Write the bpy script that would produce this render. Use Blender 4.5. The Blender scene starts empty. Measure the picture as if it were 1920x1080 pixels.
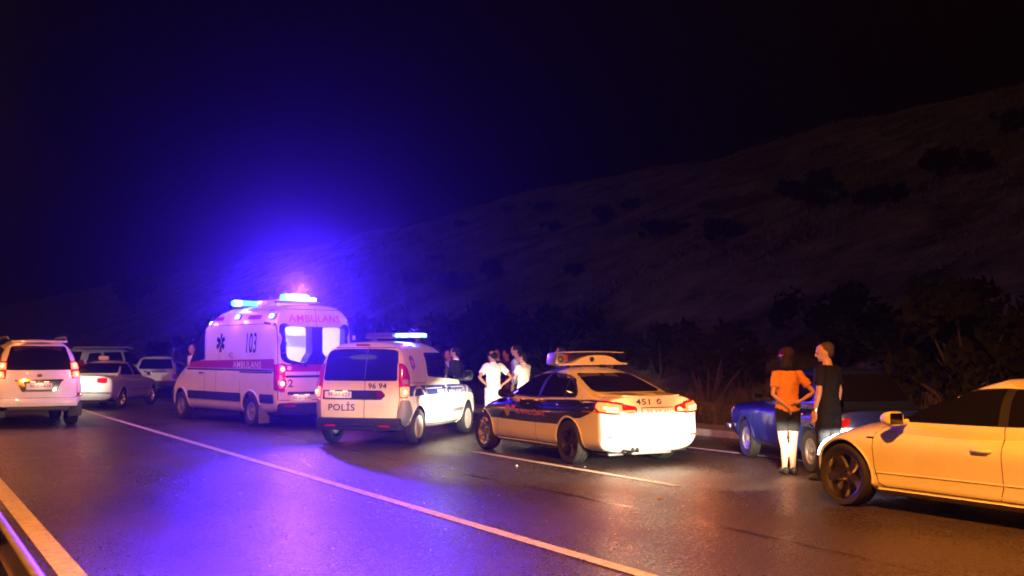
import bpy, bmesh, math, random
import numpy as np
from mathutils import Vector, Matrix
from mathutils.bvhtree import BVHTree
from mathutils.geometry import delaunay_2d_cdt
R = math.radians
random.seed(7)
SC = bpy.context.scene
COL = SC.collection

# ------------------------------------------------------------------ camera, sky, exposure
cam_d = bpy.data.cameras.new('camera'); cam = bpy.data.objects.new('camera', cam_d); COL.objects.link(cam)
cam.location = (0, 0, 1.65)
cam.rotation_euler = (R(90 + 3.406), 0, R(-29.65))
cam_d.sensor_width = 36.0; cam_d.lens = 36.0 * 2050 / 1920
cam_d.clip_start = 0.1; cam_d.clip_end = 2000
cam_d.dof.use_dof = True; cam_d.dof.focus_distance = 15.5; cam_d.dof.aperture_fstop = 2.2
SC.camera = cam
world = bpy.data.worlds.new('World'); SC.world = world; world.use_nodes = True
wn = world.node_tree.nodes; wl = world.node_tree.links
sky = wn.new('ShaderNodeTexSky'); sky.sky_type = 'NISHITA'; sky.sun_disc = False
sky.sun_elevation = R(-4.0); sky.sun_rotation = R(250)
wl.new(sky.outputs[0], wn['Background'].inputs[0]); wn['Background'].inputs[1].default_value = 0.0015
sun_d = bpy.data.lights.new('hill_fill_sun', 'SUN'); sun_d.energy = .075; sun_d.angle = R(15); sun_d.color = (1., .62, .42)  # warm fill sun, added to lift the dark hillside
sun = bpy.data.objects.new('hill_fill_sun', sun_d); COL.objects.link(sun); sun.rotation_euler = (R(52), 0, R(-75))
SC.view_settings.view_transform = 'Standard'; SC.view_settings.look = 'None'
SC.view_settings.exposure = 0.0; SC.view_settings.gamma = 1.0; SC.view_settings.use_curve_mapping = False
SC.render.engine = 'CYCLES'
SC.cycles.use_denoising = True
SC.cycles.max_bounces = 6; SC.cycles.volume_bounces = 0; SC.cycles.transparent_max_bounces = 10
SC.cycles.sample_clamp_indirect = 4.0; SC.cycles.sample_clamp_direct = 0
SC.cycles.caustics_reflective = False; SC.cycles.caustics_refractive = False
SC.cycles.filter_width = 1.7

AMBER = (1.0, 0.28, 0.018)
BLUE = (0.056, 0.013, 1.0)
HEAD = (1.0, 0.86, 0.62)

# ------------------------------------------------------------------ materials
MATS = {}
def mat(name, base=(.5, .5, .5), rough=.5, metal=0., spec=.5, coat=0., emit=None, es=0., var=0., vscale=30., bump=0., bscale=80., alpha=1., trans=0., ior=1.45, rvar=0.):
    if name in MATS: return MATS[name]
    m = bpy.data.materials.new(name); m.use_nodes = True
    nt = m.node_tree; b = nt.nodes['Principled BSDF']
    b.inputs['Base Color'].default_value = (*base, 1); b.inputs['Roughness'].default_value = rough
    b.inputs['Metallic'].default_value = metal; b.inputs['Specular IOR Level'].default_value = spec
    b.inputs['Coat Weight'].default_value = coat; b.inputs['Coat Roughness'].default_value = .04
    b.inputs['Alpha'].default_value = alpha; b.inputs['IOR'].default_value = ior
    b.inputs['Transmission Weight'].default_value = trans
    if emit: b.inputs['Emission Color'].default_value = (*emit, 1); b.inputs['Emission Strength'].default_value = es
    if var or bump or rvar:
        tc = nt.nodes.new('ShaderNodeTexCoord')
    if var or rvar:
        n = nt.nodes.new('ShaderNodeTexNoise'); n.inputs['Scale'].default_value = vscale; n.inputs['Detail'].default_value = 6; n.inputs['Roughness'].default_value = .65
        nt.links.new(tc.outputs['Object'], n.inputs['Vector'])
        if var:
            r = nt.nodes.new('ShaderNodeValToRGB'); r.color_ramp.elements[0].position = .3; r.color_ramp.elements[1].position = .72
            r.color_ramp.elements[0].color = (*[c * (1 - var) for c in base], 1); r.color_ramp.elements[1].color = (*[min(1, c * (1 + var)) for c in base], 1)
            nt.links.new(n.outputs['Fac'], r.inputs[0]); nt.links.new(r.outputs[0], b.inputs['Base Color'])
        if rvar:
            mr = nt.nodes.new('ShaderNodeMapRange'); mr.inputs[1].default_value = .3; mr.inputs[2].default_value = .7; mr.inputs[3].default_value = max(.02, rough - rvar); mr.inputs[4].default_value = rough + rvar
            nt.links.new(n.outputs['Fac'], mr.inputs[0]); nt.links.new(mr.outputs[0], b.inputs['Roughness'])
    if bump:
        n2 = nt.nodes.new('ShaderNodeTexNoise'); n2.inputs['Scale'].default_value = bscale; n2.inputs['Detail'].default_value = 4
        bp = nt.nodes.new('ShaderNodeBump'); bp.inputs['Strength'].default_value = bump; bp.inputs['Distance'].default_value = .01
        nt.links.new(tc.outputs['Object'], n2.inputs['Vector']); nt.links.new(n2.outputs['Fac'], bp.inputs['Height']); nt.links.new(bp.outputs[0], b.inputs['Normal'])
    MATS[name] = m; return m

def paint(name, c, rough=.32, coat=.8, metal=0.): return mat(name, c, rough, metal, .5, coat, var=.06, vscale=3., rvar=.07)
WHITE = paint('white_car_paint', (.78, .77, .75))
WHITE2 = paint('cream_car_paint', (.74, .72, .66), .38)
SILVER = paint('silver_car_paint', (.50, .51, .53), .36, .7, .15)
NAVY = paint('navy_livery_film', (.012, .016, .055), .22)
BLUEP = paint('dark_blue_car_paint', (.010, .018, .15), .30, .6)
REDF = mat('red_livery_film', (.34, .012, .03), .35, coat=.3, var=.08, vscale=5)
REDL = mat('red_letter_film', (.62, .03, .05), .4)
ORANGEL = mat('orange_letter_film', (.75, .16, .05), .4)
GLASS = mat('tinted_glass', (.006, .006, .008), .03, spec=.6, coat=.4)
CLEAR = mat('clear_glass', (.9, .95, .95), .02, alpha=.12, spec=.6)
RUBBER = mat('tyre_rubber', (.022, .021, .02), .75, var=.25, vscale=20, bump=.15, bscale=150)
BLACKP = mat('black_plastic', (.018, .018, .02), .5, var=.2, vscale=25, bump=.08, bscale=300)
GREYP = mat('grey_plastic', (.16, .16, .17), .55, var=.1, vscale=20)
DARKW = mat('dark_wheel_well', (.008, .008, .008), .9)
CHROME = mat('chrome', (.75, .75, .76), .12, 1.)
ALLOY = mat('silver_alloy', (.55, .55, .56), .28, 1., rvar=.08, vscale=15)
DARKALLOY = mat('dark_bronze_alloy', (.14, .12, .11), .3, 1., rvar=.08, vscale=15)
GREYALLOY = mat('anthracite_alloy', (.30, .28, .27), .3, 1., rvar=.08, vscale=15)
STEELW = mat('steel_wheel_paint', (.30, .30, .31), .45, .6, var=.15, vscale=12)
PLATE = mat('number_plate_white', (.75, .74, .70), .4)
LETTER = mat('dark_letter', (.02, .02, .05), .45)
LETTERW = mat('white_letter', (.75, .74, .72), .45)
REDLENS = mat('red_lens', (.35, .008, .01), .12, spec=.6, coat=.6)
DARKLENS = mat('smoked_lens', (.10, .006, .012), .12, coat=.6)
TAIL_ON = mat('lit_tail_lamp', (.4, .02, .01), .3, emit=(1, .11, .028), es=5.)
TAIL_HOT = mat('lit_tail_lamp_core', (.4, .1, .05), .3, emit=(1, .42, .14), es=7.)
TAIL_RED = mat('lit_red_lamp', (.4, .01, .01), .3, emit=(1, .05, .03), es=2.2)
HEAD_ON = mat('lit_headlamp', (.8, .8, .8), .2, emit=(1, .93, .8), es=14.)
STROBE = mat('lit_blue_strobe', (.2, .4, .6), .2, emit=(.16, .55, 1.), es=9.)
STROBE_HOT = mat('lit_blue_beacon', (.2, .5, .6), .2, emit=(.5, .95, 1.), es=9.)
STROBE_CYAN = mat('lit_cyan_strobe', (.1, .5, .6), .2, emit=(.07, .62, 1.), es=3.2)
BLUELENS = mat('dark_blue_lens', (.02, .03, .25), .1, coat=.6, spec=.6)
PLATELAMP = mat('lit_plate_lamp', (.8, .8, .7), .3, emit=(1, .62, .3), es=3.)

# ------------------------------------------------------------------ mesh helpers
def link(name, me, m, parent=None, smooth=True, sharp=38):
    o = bpy.data.objects.new(name, me); COL.objects.link(o)
    if m is not None:
        me.materials.clear() if False else None
        if not me.materials:
            for q in (m if isinstance(m, (list, tuple)) else [m]): me.materials.append(q)
    if smooth and len(me.polygons):
        me.polygons.foreach_set('use_smooth', [True] * len(me.polygons)); me.set_sharp_from_angle(angle=R(sharp))
    if parent is not None: o.parent = parent
    return o
def pymesh(name, V, F):
    me = bpy.data.meshes.new(name); me.from_pydata([tuple(v) for v in V], [], F); me.update(); return me
def empty(name, loc=(0, 0, 0), rz=0., parent=None):
    o = bpy.data.objects.new(name, None); COL.objects.link(o); o.location = loc; o.rotation_euler = (0, 0, rz); o.empty_display_size = .3
    if parent is not None: o.parent = parent
    return o
def tag(o, label, cat, group=None, kind=None):
    if label: o['label'] = label
    if cat: o['category'] = cat
    if group: o['group'] = group
    if kind: o['kind'] = kind
    return o
class MB:
    def __init__(s): s.V = []; s.F = []
    def add(s, V, F):
        k = len(s.V); s.V += [tuple(v) for v in V]; s.F += [tuple(i + k for i in f) for f in F]; return s
    def box(s, c, d, rot=None, bev=0.):
        x, y, z = d[0] / 2, d[1] / 2, d[2] / 2
        if bev <= 0:
            V = [Vector((a * x, b * y, e * z)) for a in (-1, 1) for b in (-1, 1) for e in (-1, 1)]
            F = [(0, 1, 3, 2), (4, 6, 7, 5), (0, 4, 5, 1), (2, 3, 7, 6), (0, 2, 6, 4), (1, 5, 7, 3)]
        else:
            bm = bmesh.new(); bmesh.ops.create_cube(bm, size=1.); bmesh.ops.scale(bm, vec=d, verts=bm.verts)
            bmesh.ops.bevel(bm, geom=list(bm.edges), offset=bev, segments=2, affect='EDGES', profile=.6)
            bm.verts.index_update(); V = [v.co.copy() for v in bm.verts]; F = [tuple(v.index for v in f.verts) for f in bm.faces]; bm.free()
        if rot is not None: V = [rot @ v for v in V]
        return s.add([v + Vector(c) for v in V], F)
    def lathe(s, prof, c=(0, 0, 0), axis='y', n=32, cap=True):
        V = []; F = []; m = len(prof)
        for i in range(n):
            a = 2 * math.pi * i / n; ca, sa = math.cos(a), math.sin(a)
            for (r, h) in prof:
                p = {'y': (r * ca, h, r * sa), 'z': (r * ca, r * sa, h), 'x': (h, r * ca, r * sa)}[axis]
                V.append((p[0] + c[0], p[1] + c[1], p[2] + c[2]))
        for i in range(n):
            j = (i + 1) % n
            for k in range(m - 1): F.append((i * m + k, i * m + k + 1, j * m + k + 1, j * m + k))
        if cap:
            F.append(tuple(i * m for i in range(n))); F.append(tuple(i * m + m - 1 for i in reversed(range(n))))
        return s.add(V, F)
    def tube(s, pts, rad, n=10, flat=None, caps=True):
        pts = [Vector(p) for p in pts]; k = len(pts); V = []; F = []
        rad = [rad] * k if not isinstance(rad, (list, tuple)) else rad
        ref = None
        for i in range(k):
            d = (pts[min(i + 1, k - 1)] - pts[max(i - 1, 0)]).normalized()
            if ref is None:
                ref = Vector((0, 0, 1)) if abs(d.z) < .8 else Vector((1, 0, 0))
            a = (ref - d * ref.dot(d)).normalized(); ref = a; b = d.cross(a)
            rx, ry = rad[i] if isinstance(rad[i], (tuple, list)) else (rad[i], rad[i])
            for j in range(n):
                t = 2 * math.pi * j / n; V.append(pts[i] + a * math.cos(t) * rx + b * math.sin(t) * ry)
        for i in range(k - 1):
            for j in range(n): F.append((i * n + j, i * n + (j + 1) % n, (i + 1) * n + (j + 1) % n, (i + 1) * n + j))
        if caps: F.append(tuple(reversed(range(n)))); F.append(tuple((k - 1) * n + j for j in range(n)))
        return s.add(V, F)
    def prism(s, poly, a0, a1, axis):
        n = len(poly); V = []
        for a in (a0, a1):
            for (p, q) in poly: V.append({'x': (a, p, q), 'y': (p, a, q), 'z': (p, q, a)}[axis])
        F = [tuple(range(n)), tuple(reversed(range(n, 2 * n)))] + [(i, i + n, (i + 1) % n + n, (i + 1) % n) for i in range(n)]
        return s.add(V, F)
    def build(s, name, m, parent=None, smooth=True, sharp=38, fix=True):
        me = pymesh(name, s.V, s.F)
        if fix:
            bm = bmesh.new(); bm.from_mesh(me); bmesh.ops.recalc_face_normals(bm, faces=bm.faces); bm.to_mesh(me); bm.free()
        return link(name, me, m, parent, smooth, sharp)
def pchip(pts):
    P = sorted(pts); x = np.array([p[0] for p in P], float); y = np.array([p[1] for p in P], float)
    if len(x) == 1: return lambda q: y[0]
    h = np.diff(x); d = np.diff(y) / h; m = np.zeros(len(x))
    m[0] = d[0]; m[-1] = d[-1]
    for i in range(1, len(x) - 1):
        if d[i - 1] * d[i] > 0:
            w1 = 2 * h[i] + h[i - 1]; w2 = h[i] + 2 * h[i - 1]; m[i] = (w1 + w2) / (w1 / d[i - 1] + w2 / d[i])
    xs = x.tolist(); ys = y.tolist(); ms = m.tolist()
    def f(q):
        if q <= xs[0]: return ys[0]
        if q >= xs[-1]: return ys[-1]
        i = 0
        while xs[i + 1] < q: i += 1
        hh = xs[i + 1] - xs[i]; t = (q - xs[i]) / hh
        return ys[i] * (1 + 2 * t) * (1 - t) ** 2 + hh * ms[i] * t * (1 - t) ** 2 + ys[i + 1] * t * t * (3 - 2 * t) + hh * ms[i + 1] * t * t * (t - 1)
    return f
def rounded(pts, r, seg=4):
    out = []; n = len(pts)
    rr = r if isinstance(r, (list, tuple)) else [r] * n
    for i in range(n):
        p = Vector(pts[i]).to_2d(); a = Vector(pts[i - 1]).to_2d() - p; b = Vector(pts[(i + 1) % n]).to_2d() - p
        q = min(rr[i], a.length * .45, b.length * .45)
        if q < 1e-4: out.append(tuple(p)); continue
        s0 = p + a.normalized() * q; s1 = p + b.normalized() * q
        for k in range(seg + 1):
            t = k / seg; out.append(tuple(s0 * (1 - t) ** 2 + p * 2 * t * (1 - t) + s1 * t * t))
    return out
def spline(pts, k=6, closed=False):
    P = [Vector(p) for p in pts]; n = len(P); out = []
    rng = range(n) if closed else range(n - 1)
    for i in rng:
        g = (lambda j: P[j % n]) if closed else (lambda j: P[max(0, min(n - 1, j))])
        p0, p1, p2, p3 = g(i - 1), g(i), g(i + 1), g(i + 2)
        for s in range(k):
            t = s / k
            out.append(tuple(.5 * ((2 * p1) + (p2 - p0) * t + (2 * p0 - 5 * p1 + 4 * p2 - p3) * t * t + (3 * p1 - p0 - 3 * p2 + p3) * t ** 3)))
    if not closed: out.append(tuple(P[-1]))
    return out
def apply_mods(o):
    dg = bpy.context.evaluated_depsgraph_get(); dg.update()
    me = bpy.data.meshes.new_from_object(o.evaluated_get(dg)); old = o.data; o.modifiers.clear(); o.data = me
    bpy.data.meshes.remove(old); return o
def boolean(o, cut):
    md = o.modifiers.new('cut', 'BOOLEAN'); md.operation = 'DIFFERENCE'; md.object = cut; md.solver = 'EXACT'; md.material_mode = 'TRANSFER'
    apply_mods(o); cm = cut.data; bpy.data.objects.remove(cut); bpy.data.meshes.remove(cm)
FONT_CACHE = {}
def text_mesh(s, bold=0.):
    key = (s, bold)
    if key in FONT_CACHE: return FONT_CACHE[key]
    cu = bpy.data.curves.new('lettering', 'FONT'); cu.body = s; cu.size = 1.; cu.offset = bold; cu.resolution_u = 3; cu.space_character = 1.08
    o = bpy.data.objects.new('lettering', cu); COL.objects.link(o)
    dg = bpy.context.evaluated_depsgraph_get(); me = bpy.data.meshes.new_from_object(o.evaluated_get(dg))
    V = [(v.co.x, v.co.y) for v in me.vertices]; F = [tuple(p.vertices) for p in me.polygons]
    bpy.data.objects.remove(o); bpy.data.curves.remove(cu); bpy.data.meshes.remove(me)
    xs = [v[0] for v in V]; ys = [v[1] for v in V]; x0, x1, y0, y1 = min(xs), max(xs), min(ys), max(ys)
    V = [((x - x0) / (x1 - x0) - .5, (y - y0) / (y1 - y0) - .5) for x, y in V]
    FONT_CACHE[key] = (V, F); return V, F
# ------------------------------------------------------------------ vehicle kit
def shell(Xr, Xf, zb, zt, hw, side, zref, n=6., Dr=.2, Df=.25, p=3., fil=.05, crown=.02, nu=56, mv=14, mw=18, nc=9, pe=0.):
    """closed body volume; x forward, y left, z up. Returns V, F"""
    Xr, Xf, zb, zt, hw, side = map(pchip, (Xr, Xf, zb, zt, hw, side))
    ring = []
    for i in range(mv): ring.append((-1 + 2 * i / mv, -1))
    for i in range(mw): ring.append((1, -1 + 2 * i / mw))
    for i in range(mv): ring.append((1 - 2 * i / mv, 1))
    for i in range(mw): ring.append((-1, 1 - 2 * i / mw))
    rr = []
    for a, b in ring:
        s = (abs(a) ** n + abs(b) ** n) ** (1 / n); rr.append((a / s, b / s))
    def P(u, s, a, b):
        v = a * s; w = (b * s + 1) / 2; zr = zref[0] + (zref[1] - zref[0]) * w
        e = abs(v) ** p
        x0 = Xr(zr) + Dr * e + pe * abs(2 * w - 1) ** 4; x1 = Xf(zr) - Df * e
        x = x0 + (x1 - x0) * u
        bz = zb(x); tz = zt(x) - crown * v * v
        return (x, v * hw(x) * side(w), bz + (tz - bz) * w)
    rows = []; L = Xf((zref[0] + zref[1]) / 2) - Xr((zref[0] + zref[1]) / 2)
    sf = fil / .85
    caps = [(0., (1 - sf) * k / nc) for k in range(1, nc)]
    fl = [(fil * (1 - math.cos(q)) / L, 1 - sf * (1 - math.sin(q))) for q in [R(0), R(18), R(36), R(54), R(72)]]
    us = [fil / L + (1 - 2 * fil / L) * (.5 - .5 * math.cos(math.pi * i / nu)) * .35 + .65 * (fil / L + (1 - 2 * fil / L) * i / nu) * 1.0 - .35 * 0 for i in range(nu + 1)]
    lo, hi = us[0], us[-1]; us = [fil / L + (u - lo) / (hi - lo) * (1 - 2 * fil / L) for u in us]
    seq = caps + fl + [(u, 1.) for u in us] + [(1 - u, s) for u, s in reversed(fl)] + [(1., s) for _, s in reversed(caps)]
    V = [P(0., 0., 0., 0.)]; m = len(rr)
    for u, s in seq:
        for a, b in rr: V.append(P(u, s, a, b))
    V.append(P(1., 0., 0., 0.)); F = []; k = len(seq)
    for j in range(m): F.append((0, 1 + (j + 1) % m, 1 + j))
    for i in range(k - 1):
        for j in range(m):
            F.append((1 + i * m + j, 1 + i * m + (j + 1) % m, 1 + (i + 1) * m + (j + 1) % m, 1 + (i + 1) * m + j))
    e = len(V) - 1
    for j in range(m): F.append((e, 1 + (k - 1) * m + j, 1 + (k - 1) * m + (j + 1) % m))
    return V, F
Q = math.sqrt(.5)
AX = {'CR': (lambda p: ((Q * p[0] - 5, -Q * p[0] - 5, p[1]), (Q, Q, 0))), 'CL': (lambda p: ((-Q * p[0] - 5, -Q * p[0] + 5, p[1]), (Q, -Q, 0))),
      'FL': (lambda p: ((Q * p[0] + 5, -Q * p[0] + 5, p[1]), (-Q, -Q, 0))), 'FR': (lambda p: ((-Q * p[0] + 5, -Q * p[0] - 5, p[1]), (-Q, Q, 0))),
      'L': (lambda p: ((p[0], 4, p[1]), (0, -1, 0))), 'R': (lambda p: ((p[0], -4, p[1]), (0, 1, 0))),
      'B': (lambda p: ((-7, p[0], p[1]), (1, 0, 0))), 'F': (lambda p: ((7, p[0], p[1]), (-1, 0, 0))), 'T': (lambda p: ((p[0], p[1], 6), (0, 0, -1)))}
class Car:
    def __init__(s, name, label, cat, loc, head, group=None):
        s.root = empty(name, (loc[0], loc[1], 0), R(head)); tag(s.root, label, cat, group); s.shells = []
    def body(s, shells, m, arches=(), cut_cabin=None, wells=.34):
        VV = []; FF = []
        for V, F in shells:
            k = len(VV); VV += V; FF += [tuple(i + k for i in f) for f in F]
        s.bvh = BVHTree.FromPolygons([Vector(v) for v in VV], FF)
        objs = []
        for i, (V, F) in enumerate(shells):
            mb = MB(); mb.add(V, F); o = mb.build('body', m, None)
            if i == 0 and arches:
                for (ax, az, ar, hy) in arches:
                    for sg in (1, -1):
                        c = MB(); c.lathe([(ar, sg * (hy - wells)), (ar, sg * (hy + .5))], (ax, 0, az), 'y', 40); boolean(o, c.build('cut', DARKW, None, False))
            if i == 1 and cut_cabin: cut_cabin(o)
            objs.append(o)
        bm = bmesh.new(); mats = []
        for o in objs:
            base = len(mats); mats += list(o.data.materials)
            nf = len(bm.faces); bm.from_mesh(o.data); bm.faces.ensure_lookup_table()
            for f in bm.faces[nf:]: f.material_index += base
        me = bpy.data.meshes.new('body'); bm.to_mesh(me); bm.free()
        uniq = []; remap = []
        for q in mats:
            if q not in uniq: uniq.append(q)
            remap.append(uniq.index(q))
        for q in uniq: me.materials.append(q)
        for pl in me.polygons: pl.material_index = remap[pl.material_index]
        for o in objs:
            d = o.data; bpy.data.objects.remove(o); bpy.data.meshes.remove(d)
        s.bo = link('body', me, None, s.root, True, 32); return s.bo
    def hit(s, p, axis, off):
        o, d = AX[axis](p); h = s.bvh.ray_cast(Vector(o), Vector(d))
        if h[0] is None:
            g = Vector(o) + Vector(d) * {'L': 3.15, 'R': 3.15, 'B': 4.8, 'F': 4.8, 'T': 5.}.get(axis, 5.0); h = s.bvh.find_nearest(g)
        nrm = h[1]
        if nrm.dot(Vector(d)) > 0: nrm = -nrm
        return h[0] + nrm * off, nrm
    def patch(s, name, poly, axis, m, off=.005, depth=.014, grid=.07, bulge=0., parent=None, label=None):
        P0 = [Vector(q).to_2d() for q in poly]; P = []; grid *= .72; off += .002
        for i in range(len(P0)):
            a, b = P0[i], P0[(i + 1) % len(P0)]; k = max(1, int((b - a).length / min(grid, .05)))
            P += [a.lerp(b, t / k) for t in range(k)]
        n = len(P)
        xs = [q.x for q in P]; ys = [q.y for q in P]; pts = list(P)
        def inside(x, y):
            c = False; j = n - 1
            for i in range(n):
                if (P[i].y > y) != (P[j].y > y) and x < (P[j].x - P[i].x) * (y - P[i].y) / (P[j].y - P[i].y) + P[i].x: c = not c
                j = i
            return c
        def ed(x, y):
            b = 9.
            for i in range(n):
                a = P[i - 1]; e = P[i] - a; t = max(0, min(1, ((x - a.x) * e.x + (y - a.y) * e.y) / max(1e-9, e.length_squared)))
                b = min(b, math.hypot(x - a.x - e.x * t, y - a.y - e.y * t))
            return b
        nx = int((max(xs) - min(xs)) / grid) + 1; ny = int((max(ys) - min(ys)) / grid) + 1
        for i in range(nx + 1):
            for j in range(ny + 1):
                x = min(xs) + (i + .5) * grid; y = min(ys) + (j + .5) * grid
                if inside(x, y) and ed(x, y) > grid * .4: pts.append(Vector((x, y)))
        r = delaunay_2d_cdt(pts, [], [list(range(n))], 1, 1e-5)
        V = []; N = []
        for q in r[0]:
            o_ = off
            if bulge: o_ += bulge * min(1., ed(q.x, q.y) / .06) ** .6
            h, nr = s.hit(q, axis, o_); V.append(h); N.append(nr)
        F = [tuple(f) for f in r[2]]
        cnt = {}
        for f in F:
            for i in range(len(f)):
                e = (f[i - 1], f[i]); cnt.setdefault(tuple(sorted(e)), []).append(e)
        sk = {}
        for k, e in cnt.items():
            if len(e) == 1:
                a, b = e[0]
                for q in (a, b):
                    if q not in sk: sk[q] = len(V); V.append(V[q] - N[q] * (depth + off)); N.append(N[q])
                F.append((b, a, sk[a], sk[b]))
        mb = MB(); mb.add(V, F); o = mb.build(name, m, parent or s.root, True, 40)
        if label: o['label'] = label
        return o
    def ribbon(s, name, path, w, axis, m, off=.004, parent=None, closed=False, hump=.0):
        P0 = [Vector(q).to_2d() for q in path]; P = []
        for i in range(len(P0) - 1):
            a, b = P0[i], P0[i + 1]; k = max(1, int((b - a).length / .05)); P += [a.lerp(b, t / k) for t in range(k)]
        P.append(P0[-1]); n = len(P); V = []; F = []
        for i in range(n):
            a = P[(i - 1) % n if closed else max(0, i - 1)]; b = P[(i + 1) % n if closed else min(n - 1, i + 1)]
            d = (b - a).normalized(); nr = Vector((-d.y, d.x))
            for k, q in enumerate((-1, -.5, .5, 1)):
                h, nn = s.hit(P[i] + nr * q * w / 2, axis, off + (hump if k in (1, 2) else 0) - (.012 if k in (0, 3) and hump else 0)); V.append(h)
        for i in range(n if closed else n - 1):
            j = (i + 1) % n
            for k in range(3): F.append((i * 4 + k, i * 4 + k + 1, j * 4 + k + 1, j * 4 + k))
        mb = MB(); mb.add(V, F); return mb.build(name, m, parent or s.root, True, 60)
    def lines(s, name, paths, axis, w=.008, m=None, off=.004, step=.05):
        """shut lines: several strokes in one thin part"""
        V = []; F = []
        for path in paths:
            P = []
            for i in range(len(path) - 1):
                a = Vector(path[i]).to_2d(); b = Vector(path[i + 1]).to_2d(); k = max(1, int((b - a).length / step))
                P += [a.lerp(b, t / k) for t in range(k)]
            P.append(Vector(path[-1]).to_2d()); base = len(V)
            for i in range(len(P)):
                d = (P[min(i + 1, len(P) - 1)] - P[max(i - 1, 0)]).normalized(); nr = Vector((-d.y, d.x))
                for q in (-1, 1): V.append(s.hit(P[i] + nr * q * w / 2, axis, off)[0])
            for i in range(len(P) - 1): F.append((base + i * 2, base + i * 2 + 1, base + i * 2 + 3, base + i * 2 + 2))
        mb = MB(); mb.add(V, F); return mb.build(name, m or DARKW, s.root, False)
    def text(s, body, c, w, h, axis, m, off=.006, bold=0., parent=None, slant=0., name='lettering'):
        V, F = text_mesh(body, bold); flip = -1 if axis in ('L', 'F') else 1
        if axis == 'B': flip = -1
        if axis == 'R': flip = 1
        if axis == 'F': flip = 1
        out = []
        for x, y in V:
            q = (c[0] + flip * (x + slant * y) * w, c[1] + y * h); out.append(s.hit(q, axis, off)[0])
        mb = MB(); mb.add(out, F); return mb.build(name, m, parent or s.root, False)
    def add(s, name, mb, m, parent=None, smooth=True, label=None, sharp=38):
        o = mb.build(name, m, parent or s.root, smooth, sharp)
        if label: o['label'] = label
        return o
    def wheel(s, x, y, r, w, rr, style, rimmat, z=None):
        k = ('W', r, w, rr, style)
        e = empty('wheel', (x, y, r if z is None else z), 0 if y > 0 else math.pi, s.root)
        if k not in FONT_CACHE: FONT_CACHE[k] = wheel_mesh(r, w, rr, style)
        tm, rm = FONT_CACHE[k]
        spin = random.uniform(0, 6.28)
        t = link('tyre', tm, RUBBER, e); q = bpy.data.objects.new('rim', rm.copy()); COL.objects.link(q); q.data.materials.clear(); q.data.materials.append(rimmat); q.data.materials.append(DARKW); q.parent = e
        q.rotation_euler = (0, spin, 0); return e
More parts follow.
